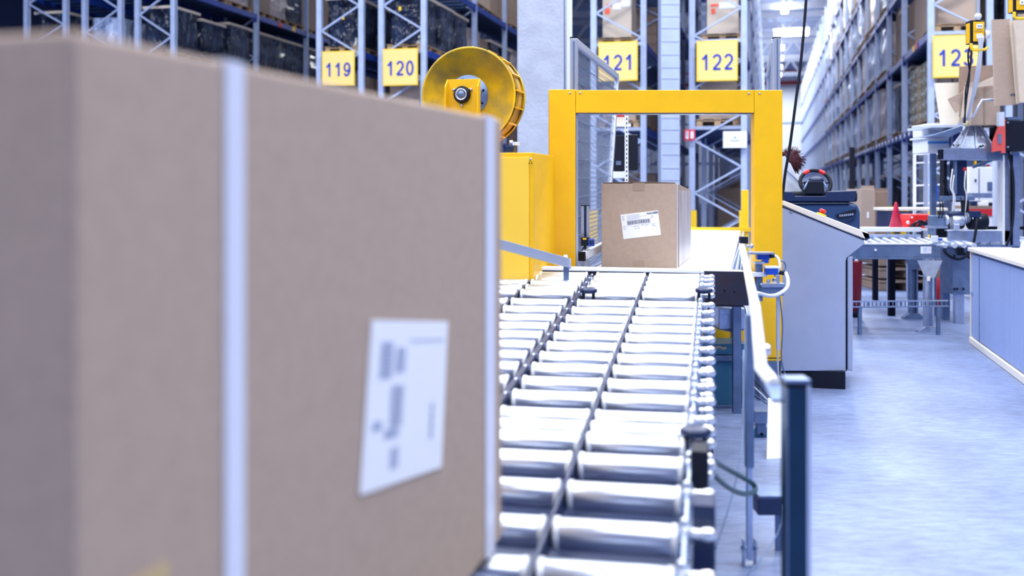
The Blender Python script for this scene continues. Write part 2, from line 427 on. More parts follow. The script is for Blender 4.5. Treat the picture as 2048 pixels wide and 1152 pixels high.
rk = {}
rk[116] = rack(116, 52, 130, 2, 'grey pallet rack seen furthest along, dim, beyond the rack pair by the tall carton', nbrace=2, brace0=4.6, guard=False)
rk[117] = rack(117, 168, 240, 2, 'grey and blue pallet rack whose end frame rises beside the tall carton corner', nbrace=2, brace0=4.9)
rk[118] = rack(118, 274, 346, 4, 'pallet rack with dark wrapped loads, paired before the rack of sign 119', nbrace=2, brace0=5.25)
rk[119] = rack(119, 638, 722, 2, 'pallet rack carrying sign 119, its frame rising just over the tall carton', nbrace=2, brace0=4.72)
rk[120] = rack(120, 762, 847, 5, 'pallet rack carrying sign 120, its frame beside the yellow reel', nbrace=2, brace0=4.17)
rk[121] = rack(121, 1187, 1287, 5, 'pallet rack carrying sign 121, between mesh fence and slim concrete column', nbrace=4, brace0=4.85, decks=5)
rk[122] = rack(122, 1384, 1488, 26, 'long pallet rack carrying sign 122, its end seen through the yellow gate', nbrace=5, brace0=4.33, decks=5)
rk[123] = rack(123, 1862, 1980, 26, 'long pallet rack carrying sign 123, lining the aisle beyond the scrubber', nbrace=5, brace0=4.75, leftface=26, decks=7)
rk[124] = rack(124, 2018, 2140, 3, 'pallet rack partly hidden behind the hanging cardboard sheets', nbrace=2, brace0=4.1)
sign('119', 643, 710, 102, 172, 'yellow number sign reading 119, first numbered sign past the tall carton')
sign('120', 765, 836, 97, 171, 'yellow number sign reading 120, next to the big yellow reel')
sign('121', 1196, 1276, 83, 162, 'yellow number sign reading 121 partly behind the mesh fence')
sign('122', 1393, 1475, 81, 162, 'yellow number sign reading 122 above the yellow gate')
sign('123', 1870, 1952, 70, 155, 'yellow number sign reading 123 beside the hanging socket box')

def fill(num, bays, lvls, kinds, heights, phrase, group, xo=.5, per=3, sx=1.0):
    t, pl, wd, ys = rk[num]
    for bi in bays:
        Lb = ys[bi+1]-ys[bi]
        for k in lvls:
            for j in range(per):
                kd = kinds if isinstance(kinds, str) else random.choice(kinds)
                h = random.choice(heights); y = ys[bi]+.1+(Lb-.2)*(j+.5)/per
                slot = ['front', 'middle', 'rear'][j] if per == 3 else 'only'
                lab = '%s, %s bay %s, %s level, %s' % (LOOK[kd][0], ORD[bi], slot, ORD[k] if k >= 0 else 'floor', phrase)
                lo = add_load(kd, h, rpos(pl, wd/2+random.uniform(-.03, .03), y, LV[k] if k >= 0 else .001), lab, group); lo.scale.x = sx*random.uniform(.96, 1.03)
G = 'pallet loads in the racks'
# loads seen through the end frames and along the open faces
fill(116, [0], [1], ['filmd', 'filmp'], [1.0], 'outermost rack', G)
fill(117, [0, 1], [1], ['filmw', 'filmp'], [.85, .9], 'unsigned outer rack', G)
fill(118, [0, 1, 2], [1], 'filmd', [.9, 1.0], 'unsigned inner rack', G)
fill(118, [0, 1, 2], [2], ['card', 'filmp', 'filmd'], [.8, 1.1], 'unsigned inner rack', G)
fill(119, [0], [0], ['card', 'cardd'], [1.1], 'rack over the tall carton', G)
fill(119, [0], [1], 'filmd', [1.0], 'rack over the tall carton', G)
fill(120, [0, 1, 2], [0], ['card', 'cardd', 'cardd'], [1.0, 1.2], 'rack beside the yellow reel', G)
fill(120, [0], [1], 'filmd', [1.0], 'rack beside the yellow reel', G)
fill(120, [1, 2], [1], ['cardd', 'filmp', 'filmd'], [.8, .9], 'rack beside the yellow reel', G)
fill(120, [1, 2], [2], ['card', 'cardd'], [.8, 1.0], 'rack beside the yellow reel', G)
fill(121, [0, 1], [0], ['cardd', 'card'], [.7, .9], 'added filler, rack behind mesh fence', G)
fill(121, [1, 2], [1], ['cardd', 'filmd'], [1.1, 1.2], 'added filler, rack behind mesh fence', G)
fill(122, [0], [0], ['cardd', 'card'], [.85], 'rack behind the gate', G)
fill(123, [0], [1], ['card'], [1.2], 'added filler, aisle rack beyond scrubber', G)
fill(123, [0], [0], ['cells'], [1.2], 'added filler, aisle rack beyond scrubber', G)
for b_, lv, kd in ((1, 0, ['filmw', 'filmd']), (1, 1, ['filmd', 'cardd'])): fill(123, [b_], [lv], kd, [1.1, 1.3], 'added filler, aisle rack beyond scrubber', G)
fill(123, range(2, 12), [0, 1, 2, 3, 4], ['filmw', 'filmw', 'filmp', 'filmp', 'card', 'cardd', 'filmw'], [1.15, 1.3, 1.45], 'added filler, aisle rack beyond scrubber', G, sx=1.3)
fill(122, [2, 3, 4], [-1], ['cardd', 'filmd'], [1.2, 1.5], 'rack behind the gate', G)  # dark floor loads, put in partly to hide the bright floor
fill(121, [1, 2, 3], [-1], ['cardd', 'filmd'], [1.2, 1.5], 'added filler, rack behind mesh fence', G)  # dark loads added at floor level to block the bright floor behind
fill(123, range(3, 9), [-1], ['filmd', 'cardd'], [1.2, 1.5], 'added filler, aisle rack beyond scrubber', G)  # dark loads added to darken the open ground level
fill(124, [0], [1, 2], ['filmd', 'card'], [1.1], 'rack 124', G)
# end loads with their stickers, seen squarely under the beams
def end_load(num, x0, x1, ytop, kd, lab, stick=()):
    t, pl, wd, ys = rk[num]; Z = row_z((x0+x1)/2)+.25
    c = PZ((x0+x1)/2, 0, Z); base = V((c.x, c.y, LV[1])); base += W*.45
    h = PZ(0, ytop, Z).z-LV[1]-.15
    o = bpy.data.objects.new('carton', M().box((0, 0, .15+h/2), ((x1-x0)/F*Z, .75, h)).box((0, 0, .16+h), (.05, .7, .012)).mesh('carton', card_l, V((0, 0, 0))))
    C.objects.link(o); o.location = base; o.rotation_euler = (0, 0, -A); WO[o.name] = base
    tag(o, lab, 'carton', 'big cartons at the rack ends')
    child('pallet', palm, o, (0, .2, 0))
    for (sx0, sy0, sx1, sy1, m) in stick:
        a = PZ(sx0, sy0, Z); b2 = PZ(sx1, sy1, Z); cc = (a+b2)/2; rel = cc-base; lx = rel.dot(U)
        child('sticker', M().box((0, 0, 0), (abs(b2.x-a.x), .01, abs(a.z-b2.z))).mesh('sticker', m, V((0, 0, 0))), o, (lx, -.38, rel.z))
end_load(121, 1204, 1262, -30, 'card', 'brown carton with red and white stickers next to the mesh fence',
         ((1211, 6, 1223, 11, redo), (1208, 15, 1218, 26, redo), (1224, 5, 1241, 18, paper), (1243, 0, 1260, 13, paper)))
end_load(122, 1414, 1475, -30, 'card', 'brown carton with red and white stickers above the yellow gate',
         ((1421, 6, 1437, 11, redo), (1422, 15, 1430, 26, redo), (1438, 4, 1471, 16, paper)))
end_load(123, 1882, 1940, -30, 'card', 'pale carton on a pallet above sign 123')
# wrapped end load above 119 and 120 carry small yellow tickets
for num, x, y in ((119, 686, 35), (120, 800, 17)):
    Z = row_z(x)+.03; c = PZ(x, y, Z)
    o = tag(obj('ticket', M().box(c, (.055, .01, .08), AX), guard_y), 'small yellow ticket on the dark film load %s' % ('over the tall carton' if num == 119 else 'nearest the yellow reel'), 'ticket', 'yellow load tickets')
# stickers on beams
for (num, yy, zl, m) in ((118, 5.1, 2, red), (118, 5.9, 2, guard_y), (123, 2.0, 1, guard_y), (123, 1.6, 1, red), (123, 2.0, 0, guard_y), (123, 1.6, 0, red)):
    t, pl, wd, ys = rk[num]
    xx = wd+.048 if num == 118 else -.048
    child('beam_sticker', cached('bst'+m.name, lambda: M().box((0, 0, 0), (.012, .22, .12)), m), t, (xx, yy, LV[zl]-.06))
for i in (1, 2, 3, 4): child('upright_guard', MESHCACHE['guard'], t, (0, ys[i], 0))
# round white reflectors along the lowest beam
t, pl, wd, ys = rk[123]
rm = cached('reflector', lambda: M().cyl((-.012, 0, 0), (.012, 0, 0), .05, 12), whitep)
for i in range(30): child('reflector', rm, t, (-.055, .4+i*.75, LV[0]-.07))
# far loads beyond what can be told apart
def far_mass(num, b0, b1, kindlist, lab):
    t, pl, wd, ys = rk[num]
    for (m, nm) in kindlist:
        s = M()
        for bi in range(b0, b1):
            for k in range(5):
                for j in range(3):
                    if random.random() > 1/len(kindlist)*1.0: continue
                    y = ys[bi]+.1+(ys[bi+1]-ys[bi]-.2)*(j+.5)/3; h = random.uniform(1.0, 1.4)
                    s.box(rpos(pl, wd/2, y, LV[k]+h/2), (.95, .75+random.uniform(-.1, .1), h), AX)
        if s.v: tag(obj('pallet_load', s, m), lab % nm, 'pallet load', None, 'stuff')
FK = ((filmw, 'clear wrapped'), (filmp, 'brownish wrapped'), (card, 'cardboard'))
far_mass(123, 12, 26, FK, 'mass of %s pallet loads far down the rack of sign 123')
far_mass(122, 1, 26, FK, 'mass of %s pallet loads filling the rack of sign 122')

# lamps over the long aisle
pl122, wd122 = rk[122][1], rk[122][2]; pl123 = rk[123][1]
def AP(y, z, off=0): # point over aisle centre, y metres beyond the rack ends
    return (pl122+U*wd122+pl123)/2+U*off+W*y+K*z
for i, yy in enumerate((28, 34, 40, 48, 56, 62, 68, 74)):
    p = AP(yy, 11.55, -.35); t = thing('ceiling_lamp', 'glowing tube lamp, %s in the row over the long aisle' % ORD[i], 'lamp', p, 'lamps over the long aisle')
    part('tube', M().box(p, (.35, 1.6, .12), AX), lampm, t)
    part('housing', M().box(p+K*.09, (.10, 1.7, .06), AX), whitep, t)
    part('hanger', M().cyl(p+K*.12, p+K*1.5, .012, 6), steel, t)
p = AP(45, 11.0, .1); t = thing('ceiling_lamp', 'wide bright lamp bank spanning the aisle between the trusses', 'lamp', p)
part('tube', M().box(p, (2.0, .5, .35), AX), lampm, t); part('housing', M().box(p+K*.21, (2.1, .6, .06), AX), whitep, t)
for q in (-.9, .9): part('hanger', M().cyl(p+U*q+K*.2, p+U*q+K*2.1, .012, 6), steel, t)

# red fire point sign and white notice on the 122 rack end
Z = row_z(1378)-.1; c = PZ(1379, 270, Z)
t = thing('fire_sign', 'small red fire extinguisher sign on the rack upright', 'sign', c)
part('board', M().box(c, (.21, .01, .21), AX), mat('fire_red', (.75, .01, .05), .5), t)
part('pictogram', M().box(c-W*.01-U*.045, (.055, .01, .15), AX).box(c-W*.01-U*.045+K*.02, (.03, .01, .1), AX), whitep, t)
part('pictogram', M().box(c-W*.01+U*.05, (.06, .01, .14), AX), whitep, t)
Z = row_z(1470)-.12; c = PZ(1470, 279, Z)
t = thing('notice_board', 'white notice with two faint grey lines on the rack end', 'notice', c)
part('board', M().box(c, (.45, .01, .32), AX), paper, t)
part('print_line', M().box(c-W*.008+K*.04, (.06, .006, .03), AX), inkl, t); part('print_line', M().box(c-W*.008-K*.02, (.19, .006, .018), AX), inkl, t)

# ---------------------------------------------------------------- roller conveyor coming down towards the viewer
SL = (HZ-215)/F; D0 = .92
def planez(Z): return CAMH-(D0-SL*Z)
cd = V((.2, 1, 0)).normalized(); ca = V((1, -.2, 0)).normalized()   # run and roller axis
R0 = .037
rowtops = [543.7, 551, 560, 570, 580, 598.4, 613.6, 630.3, 647, 665, 685, 706, 729, 756.4, 785, 820, 843, 866, 907, 965, 1040, 1125]
rowz = [1886/(y-215) for y in rowtops]+[1.87, 1.67, 1.47, 1.27, 1.07]
def edge(Z): return V((.352+.197*(Z-2.18), Z, planez(Z)))
cbase = edge(3.5); cbase.z = 0
conv = thing('roller_conveyor', 'extending roller conveyor of bright steel rollers sloping past the tall carton', 'conveyor', cbase)
cols = []; off = 0
for k in range(6):
    cols.append((off, off+.285)); off += .285+(.014 if k % 2 == 0 else .045)
for i, Z in enumerate(rowz):
    e = edge(Z); e.z -= R0+.012
    for k, (a, b_) in enumerate(cols):
        p = e-ca*a; q = e-ca*b_
        if (p.x/p.y*F+CX) < 880 and Z > 2.4 or (q.x/max(q.y, .1)*F+CX) < -200: continue
        s = M().cyl(p, q, R0, 20, rim=.006)
        r = part('roller', s, rollm, conv)
        if (p.x/p.y*F+CX) > 960:
            e1 = M()
            e1.cyl(p-ca*.004, p-ca*.016, R0+.0022, 20); e1.cyl(q+ca*.004, q+ca*.016, R0+.0022, 20); e1.cyl(p+ca*.004, q-ca*.004, .008, 8)
            part('end_ring', e1, capm, r)
# dark bars and sheet added for the shade between and below the rollers
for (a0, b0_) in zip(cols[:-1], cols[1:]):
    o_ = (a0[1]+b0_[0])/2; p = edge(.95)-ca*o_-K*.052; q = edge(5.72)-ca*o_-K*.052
    part('gap_shade', M().bar(p, q, .008 if b0_[0]-a0[1] < .03 else .02, .06), navy, conv)
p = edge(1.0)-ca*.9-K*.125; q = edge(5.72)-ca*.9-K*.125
part('shade_sheet', M().bar(p, q, 1.84, .008), navy, conv)
# scissor links along the outer edge and between the pairs
def links(offx, right=True):
    for i in range(len(rowz)-1):
        Z0, Z1 = rowz[i], rowz[i+1]
        a = edge(Z0)-ca*offx; b_ = edge(Z1)-ca*offx
        m_ = (a+b_)/2; s = M()
        s.bar(a+K*-.03, b_+K*-.10, .008, .024); s.bar(a+ca*.011+K*-.10, b_+ca*.011+K*-.03, .008, .024)
        part('link', s, steel, conv)
        if right: part('link_pin', M().cyl(a-K*.005, a-K*.15, .010, 8).ball(a-K*.005, .012), alu, conv)
        if right:
            for dz, ln, of in (((-.028, .05, 0), (-.085, .045, .5)) if i > 9 else ((-.028, .05, 0),)):
                c0 = a*(1-of)+b_*of+K*dz
                s = M().cyl(c0, c0+ca*ln, .012, 10); s.ball(c0+ca*ln, .018, 10, 6, (1.2, .9, .9))
                part('bolt', s, boltm, conv)
links(-.012); links(.285*2+.014+.022, False)
# dark mushroom knobs on their brackets
for (x, y, Z, r) in ((1408, 578, 5.1, .045), (1177, 578, 5.1, .045), (1391, 858, 2.9, .045)):
    c = PZ(x, y, Z)
    part('knob', M().lathe(c-K*.022, K, [(0, r*.55), (.006, r*.95), (.02, r), (.028, r*.7)], 20), navy, conv)
    part('knob_bracket', M().box(c-K*.07-ca*.025, (.014, .03, .1), (ca, cd, K)).box(c-K*.07+ca*.025, (.014, .03, .1), (ca, cd, K)).box(c-K*.12, (.075, .05, .02), (ca, cd, K)), blackp, conv)
# legs with castors
for Zl in (1.25, 2.75, 4.9):
    for ofx in (-.055, 1.75):
        c = edge(Zl)-ca*ofx
        if Zl < 3 and ofx > 1: continue
        s = M().bar(c-K*.1, V((c.x, c.y, .16)), .05, .035, cd); part('leg', s, steel_d, conv)
        s = M().cyl(V((c.x, c.y, .06))-ca*.018, V((c.x, c.y, .06))+ca*.018, .06, 18); part('castor', s, blackp, conv)
        part('fork', M().box((c.x, c.y, .135), (.06, .05, .06), (ca, cd, K)), steel, conv)
for Zl in (2.75, 4.9):
    c = edge(Zl); part('cross_brace', M().bar(c-K*.2, c-ca*1.7-K*.2, .03, .04), steel_d, conv)
# dark drive box slung on the edge of the conveyor
c = PZ(1400, 935, 2.72); part('drive_box', M().box(c, (.045, .10, .11), (ca, cd, K)), blackp, conv, .004)
c = PZ(1408, 1085, 2.35); part('drive_box', M().box(c, (.05, .1, .2), (ca, cd, K)), navy, conv, .004)

# end rail of the fixed line with the dark plate
PL = (PZ(860, 529, 6.0), PZ(1490, 541, 5.86)); ed = (PL[1]-PL[0]).normalized(); eax = (ed, K.cross(ed), K)
t = thing('end_frame', 'white topped steel cross rail with dark scratched plate at the gate end', 'conveyor frame', (PL[1].x, PL[1].y, 0))
mid = (PL[0]+PL[1])/2; ln = (PL[1]-PL[0]).length
part('top_flange', M().box(mid+V((0, .05, -.012)), (ln, .11, .018), eax), whitep, t, .003)
part('web', M().box(mid+V((0, .02, -.115)), (ln-.01, .012, .19), eax), rust, t)
p = PZ(1450, 576, 5.86)
part('plate', M().box(p+V((0, -.01, 0)), (.262, .012, .192), eax), rust, t, .002)
for (x, y) in ((1449, 581), (1469, 584)): part('hole', M().cyl(PZ(x, y, 5.845), PZ(x, y, 5.835), .005, 10), dark, t)
part('leg', M().box((PL[0].x+.2, PL[0].y+.06, .42), (.05, .05, .84)), steel_d, t); part('leg', M().box((1.31, 5.98, .40), (.045, .045, .8)), steel_d, t)
# steel drum of the transfer drive
t = thing('drive_drum', 'short galvanised drum housing below the dark plate', 'machine part', PZ(1458, 660, 6.1))
c = PZ(1458, 634, 6.1)
part('shell', M().box(c, (.155, .16, .125)), steel, t, .006); part('flange', M().cyl(c+V((.088, 0, 0)), c+V((.1, 0, 0)), .068, 20), alu, t)
part('shaft', M().cyl(c+V((.1, 0, 0)), c+V((.15, 0, 0)), .016, 10), steel, t)
part('belly', M().prism([c+V((-.078, -.08, -.0635)), c+V((.078, -.08, -.0635)), c+V((0.02, -.08, -.085))], V((0, .16, 0))), steel_d, t)
part('bracket', M().box(c+V((.16, .02, -.04)), (.03, .03, .26)), steel_d, t)

# ---------------------------------------------------------------- long white roller line through the gate
RHT = .80
l0 = V((1.266, 5.98, RHT)); ld = V((.233, 1, 0)).normalized(); la = V((1, -.233, 0)).normalized()
t = thing('roller_line', 'flat white line of close rollers running through the yellow gate', 'conveyor', (l0.x, l0.y, 0))
L_ = (12.6-5.98)*1.027
n_ = 92; rme = None
for i in range(n_):
    q = l0+ld*(.05+L_*i/n_)-K*.028
    if rme is None:
        o = part('roller', M().cyl(q, q-la*.86, .0285, 14), rollw, t); rme = o.data; q0 = q; w0 = WO[o.name]
    else:
        o = bpy.data.objects.new('roller', rme); link(o, t, w0+(q-q0))
for sgn in (0, 1):
    c = l0-la*(.9 if sgn else -.035)
    part('side_channel', M().bar(c+K*-.06, c+ld*L_-K*.06, .02, .11), steel, t, .003)
for q in (.4, 2.6, 4.8, 6.4):
    for sgn in (.88, -.03):
        c = l0+ld*q-la*sgn; part('leg', M().box((c.x, c.y, .36), (.05, .05, .72), (la, ld, K)), steel_d, t)
# cluster of slanting rods at the outer edge
t = thing('rod_bundle', 'bundle of thin dark rods leaning under the white guard rail', 'rods', PZ(1478, 545, 5.9))
for i in range(8):
    a = PZ(1463+i*4.6, 541, 5.95); b_ = PZ(1480+i*1.4, 487, 6.15)
    part('rod', M().cyl(a, b_, .0038, 6), steel_d if i % 2 else alu, t)

# yellow stop frame at the far end of the white roller line
t = thing('stop_frame', 'yellow stop bar with upright at the far end of the white rollers', 'barrier', PZ(1490, 700, 12.75))
Z = 12.75; a = PZ(1370, 459, Z); b_ = PZ(1500, 459, Z)
part('bar', M().bar(a, b_, .05, .052), guard_y, t); part('post', M().box((PZ(1491, 0, Z).x, Z+.03, .65), (.085, .05, 1.3)), guard_y, t, .004)
part('post', M().box((a.x+.05, Z+.03, .42), (.085, .05, .84)), guard_y, t, .004)

# ---------------------------------------------------------------- yellow gate
ZG = 6.35
def gx(x): return (x-CX)/F*ZG
def gz(y): return CAMH-(y-HZ)/F*ZG
t = thing('strapping_gate', 'large yellow portal frame over the white roller line', 'machine', (gx(1332), ZG, gz(722)))
d_ = .10
part('post', M().box(((gx(1098)+gx(1151.5))/2, ZG+d_/2, (gz(179)+gz(722))/2), (gx(1151)-gx(1098), d_, gz(179)-gz(722))), yel, t, .003)
part('post', M().box(((gx(1509)+gx(1565))/2, ZG+d_/2, (gz(180)+gz(722))/2), (gx(1565)-gx(1509), d_, gz(180)-gz(722))), yel, t, .003)
part('lintel', M().box(((gx(1151.7)+gx(1508.5))/2, ZG+d_/2+.001, (gz(180)+gz(225.5))/2), (gx(1508.5)-gx(1151.7), d_, gz(180)-gz(225.5))), yel, t, .003)
part('inner_track', M().box(((gx(1152)+gx(1508))/2, ZG+d_/2, gz(227)), (gx(1508)-gx(1152), .05, .006)), steel, t)
part('inner_track', M().box((gx(1154.5), ZG+d_/2, (gz(227)+gz(535))/2), (.014, .05, gz(227)-gz(535))), alu, t)
part('sill', M().box(((gx(1152)+gx(1509))/2, ZG+d_/2, (gz(655)+gz(692))/2), (gx(1509)-gx(1152), d_, gz(655)-gz(692))), yel, t)
for (x, y) in ((1140, 186), (1160.5, 186), (1497.5, 187), (1519, 187)):
    part('screw', M().lathe(V((gx(x), ZG, gz(y))), V((0, -1, 0)), [(0, .0075), (.003, .0068), (.006, .002)], 12), steel, t)
for x in (1125, 1537): part('foot', M().box((gx(x), ZG+.05, gz(722)/2), (.12, .14, gz(722))), steel_d, t)
part('seam', M().box((gx(1535), ZG-.001, gz(716)), (gx(1562)-gx(1512), .002, .004)), dark, t)
# the lower part of the machine: blue green cabinet on a frame
t = thing('machine_cabinet', 'blue green cabinet with a red stripe under the roller line', 'cabinet', (gx(1440), 6.12, 0))
Zc = 6.1
def cx_(x): return (x-CX)/F*Zc
def cz_(y): return CAMH-(y-HZ)/F*Zc
def cbx(x0, y0, x1, y1, dd, o_=0): return M().box(((cx_(x0)+cx_(x1))/2, Zc+dd/2+o_, (cz_(y0)+cz_(y1))/2), (cx_(x1)-cx_(x0), dd, cz_(y0)-cz_(y1)))
part('panel', cbx(1360, 722, 1492, 815, .3, .02), teal, t, .004); part('top_rail', cbx(1355, 711, 1496, 722, .33), steel_d, t, .002)
part('top_tray', cbx(1360, 688, 1494, 709, .3), teal, t); part('bottom_rail', cbx(1355, 811, 1496, 826, .34), steel_d, t, .002)
part('stripe', cbx(1473.5, 723, 1476.5, 811, .004, .015), red, t); part('edge_strip', cbx(1483, 722, 1488, 811, .02, .0), steel_d, t)
for x in (1362, 1493): part('leg', M().box((cx_(x), Zc+.03, cz_(820)/2), (.04, .05, cz_(820))), steel_d, t)
for i, (x0, y0) in enumerate(((1432, 692), (1437, 695))):
    pass
tag(obj('rag', M().tube([PZ(1431, 697, 6.06), PZ(1438, 694, 6.06), PZ(1447, 698, 6.06), PZ(1452, 695, 6.06)], .008, 6), card), 'small brown rag lying on the blue green tray', 'rag')

# carton on the line
def label_on(par, c, ex, ez, nrm, wd, h):
    return part('label', M().box(c, (wd, .0015, h), (ex, nrm, ez)), paper, par)
Zb = 6.5; pr_ = V((1.0432, Zb, RHT)); W_ = .48; dep = 1.16
pl_ = pr_-U*W_; topz = PZ(1355, 366.5, Zb).z
def bxp(a, b_, z): return pr_-U*a*W_+(W*(dep*1.03)*b_)+K*(z-RHT)
b0 = [bxp(1, 0, RHT), bxp(0, 0, RHT), bxp(0, 1, RHT), bxp(1, 1, RHT)]
b1 = [bxp(1, 0, topz), bxp(0, 0, topz), bxp(0, 1, topz-.04), bxp(1, 1, topz-.04)]
s = M().add(b0+b1, [(0, 1, 2, 3), (4, 5, 6, 7), (0, 1, 5, 4), (1, 2, 6, 5), (2, 3, 7, 6), (3, 0, 4, 7)])
bt = thing('carton', 'tall brown carton with white shipping label standing in the yellow gate', 'carton', b0[1])
part('body', s, card, bt, .004)
s = M().prism([bxp(.98, -.001, topz+.002), bxp(.5, -.001, topz+.008), bxp(.02, -.001, topz+.002), bxp(.02, .03, topz), bxp(.98, .03, topz)], K*.003)
part('flap', s, card_d, bt)
cc = (bxp(1, 0, 0)+bxp(0, 0, 0))/2
ct = V((cc.x, cc.y, topz-.022))-U*.0; part('tape', M().box(ct-W*.0015, (.075, .001, .05), AX), tape, bt)
part('tape', M().box(V((cc.x, cc.y, RHT+.025))-W*.0015, (.075, .001, .05), AX), tape, bt)
# vertical edge fold and stretch film facing the aisle, its gleam painted pale
part('edge_tape', M().box(pr_+W*.03+U*.002+K*(topz-RHT)/2, (.002, .05, topz-RHT-.01), AX), strapm, bt)
part('film', M().box(pr_+W*(.1+.5*dep)+U*.002+K*((topz-RHT)/2-.02), (.002, dep-.1, topz-RHT-.05), AX), mat('film_gleam', (.74, .70, .76), .3, var=.25, vscale=3, stretch=(1, 5, .3), col2=(.46, .38, .36)), bt)
# label, tilted
def fpt(x, y):                                                      # a point of the carton's front
    dd = V(((x-CX)/F, 1, -(y-HZ)/F)); o_ = V((0, 0, CAMH)); nn = W
    return o_+dd*((pr_-o_).dot(nn)/dd.dot(nn))
q0, q1, q2, q3 = fpt(1241, 429), fpt(1316, 420), fpt(1322, 471), fpt(1247, 478)
lx = (q1-q0).normalized(); lz = (q0-q3).normalized(); lc = (q0+q1+q2+q3)/4-W*.0015; lw = (q1-q0).length; lh = (q0-q3).length
lz = (lz-lx*lz.dot(lx)).normalized()
lab = part('label', M().box(lc, (lw, .001, lh), (lx, W, lz)), paper, bt)
def lp(u, v): return lc+lx*((u-.5)*lw)+lz*((.5-v)*lh)-W*.0012
def lbox(u0, v0, u1, v1): return M().box(lp((u0+u1)/2, (v0+v1)/2), ((u1-u0)*lw, .0006, (v1-v0)*lh), (lx, W, lz))
s = M(); u = .15
while u < .76:
    wb = random.choice((.004, .006, .010, .014)); s.box(lp(u+wb/2, .37), (wb*lw, .0006, .16*lh), (lx, W, lz)); u += wb+random.choice((.005, .007, .010))
o = part('barcode', s, ink, lab); o['kind'] = 'stuff'
text('DACHSER', lab, ink, lp(.845, .085), lx, lz, .0165, off=.0006, ext=.0004)
s = M()
for v in (.07, .115, .16, .205, .25):
    s.box(lp(.06, v), (.07*lw, .0006, .015*lh), (lx, W, lz))
    uu = .16
    while uu < .55+.1*math.sin(v*50):
        wb = random.uniform(.02, .06); s.box(lp(uu+wb/2, v), (wb*lw, .0006, .014*lh), (lx, W, lz)); uu += wb+.012
for v in (.52, .57, .62): s.box(lp(.06, v), (.06*lw, .0006, .013*lh), (lx, W, lz))
for (u_, v) in ((.34, .54), (.42, .54), (.55, .52), (.66, .54), (.35, .62), (.44, .62), (.84, .53), (.82, .58), (.88, .61), (.83, .2), (.82, .25)): s.box(lp(u_, v), (.07*lw, .0006, .016*lh), (lx, W, lz))
s.box(lp(.5, .49), (.96*lw, .0006, .004*lh), (lx, W, lz))
o = part('print', s, inkl, lab); o['kind'] = 'stuff'

# ---------------------------------------------------------------- huge blurred carton beside the viewer
def ground(z0=0): pass
C2 = PZ(1004, 1075, 2.19); C1x = PZ(148, 60, .958)
topb = 1.4495; sd = V((C2.x-C1x.x, C2.y-C1x.y, 0)); SLn = sd.length; sd.normalize(); sn = V((-sd.y, sd.x, 0)); sn = sn if sn.x < 0 else -sn
def big(a, b_, z): p = V((C1x.x, C1x.y, 0))+sd*SLn*a+sn*b_; return V((p.x, p.y, z))
def bot(a, b_): p = big(a, b_, 0); return planez(max(p.y, .9))+.002
wB = .62
cr = [(0, 0), (1, 0), (1, wB), (0, wB)]
s = M().add([big(a, b_, bot(a, b_)) for a, b_ in cr]+[big(a, b_, topb) for a, b_ in cr], [(0, 1, 2, 3), (4, 5, 6, 7), (0, 1, 5, 4), (1, 2, 6, 5), (2, 3, 7, 6), (3, 0, 4, 7)])
bb = thing('carton', 'very tall brown carton with white straps filling the near side of the conveyor', 'carton', big(.5, .3, bot(.5, .3)))
part('body', s, card, bb, .006)
nr = -sn
def hitb(x, y):
    dd = V(((x-CX)/F, 1, -(y-HZ)/F)); o_ = V((0, 0, CAMH)); return o_+dd*((C2-o_).dot(nr)/dd.dot(nr))
for (x0, x1) in ((448, 485), (970, 987)):
    a = hitb(x0, 600); b_ = hitb(x1, 600); wd = (b_-a).length; c = (a+b_)/2
    al = (V((c.x, c.y, 0))-V((C1x.x, C1x.y, 0))).dot(sd)/SLn; zb = bot(al, 0)
    st = part('strap', M().box(V((c.x, c.y, (topb+zb)/2))+nr*.0015, (wd, .003, topb-zb+.004), (sd, nr, K)).box(big(al, wB/2, topb+.0015), (wd, wB, .003), (sd, nr, K)), strapm, bb)
part('top_tape', M().box(big(.5, wB/2, topb+.001), (SLn, .07, .0015), (sd, nr, K)), tape, bb)
qs = [hitb(741, 640), hitb(893, 643), hitb(880, 934), hitb(717, 990)]
bl = part('label', M().prism([p+nr*.001 for p in qs], nr*.002), paper, bb)
def bq(u, v):
    t_ = qs[0].lerp(qs[1], u); b2 = qs[3].lerp(qs[2], u); return t_.lerp(b2, v)+nr*.0035
def blk(u0, v0, u1, v1): return [bq(u0, v0), bq(u1, v0), bq(u1, v1), bq(u0, v1)]
s = M()
for k in range(9): s.prism(blk(.12, .13+k*.025, .26, .145+k*.025), nr*.0008)
for k in range(6): s.prism(blk(.30, .17+k*.026, .42, .185+k*.026), nr*.0008)
s.prism(blk(.22, .66, .38, .71), nr*.0008); s.prism(blk(.08, .60, .18, .65), nr*.0008)
for k in range(5): s.prism(blk(.30, .78+k*.026, .40, .795+k*.026), nr*.0008)
o = part('print', s, mat('print_blue', (0.33, 0.40, 0.58), .7), bl); o['kind'] = 'stuff'
s = M()
for k in range(16): s.prism(blk(.27, .40+k*.016, .42, .406+k*.016), nr*.0008)
for k in range(7): s.prism(blk(.47+k*.07, .12, .52+k*.07, .13), nr*.0008)
for k in range(4): s.prism(blk(.80, .55+k*.06, .83, .60+k*.06), nr*.0008)
o = part('barcode', s, inkl, bl); o['kind'] = 'stuff'
a, b_ = hitb(195, 1155), hitb(330, 1155); 
part('dull_patch', M().box((a+b_)/2+nr*.002-K*.02, ((b_-a).length, .002, .035), (sd, nr, K)), yel_dull, bb, label='dull yellow patch')  # dull yellow patch low on the carton's side

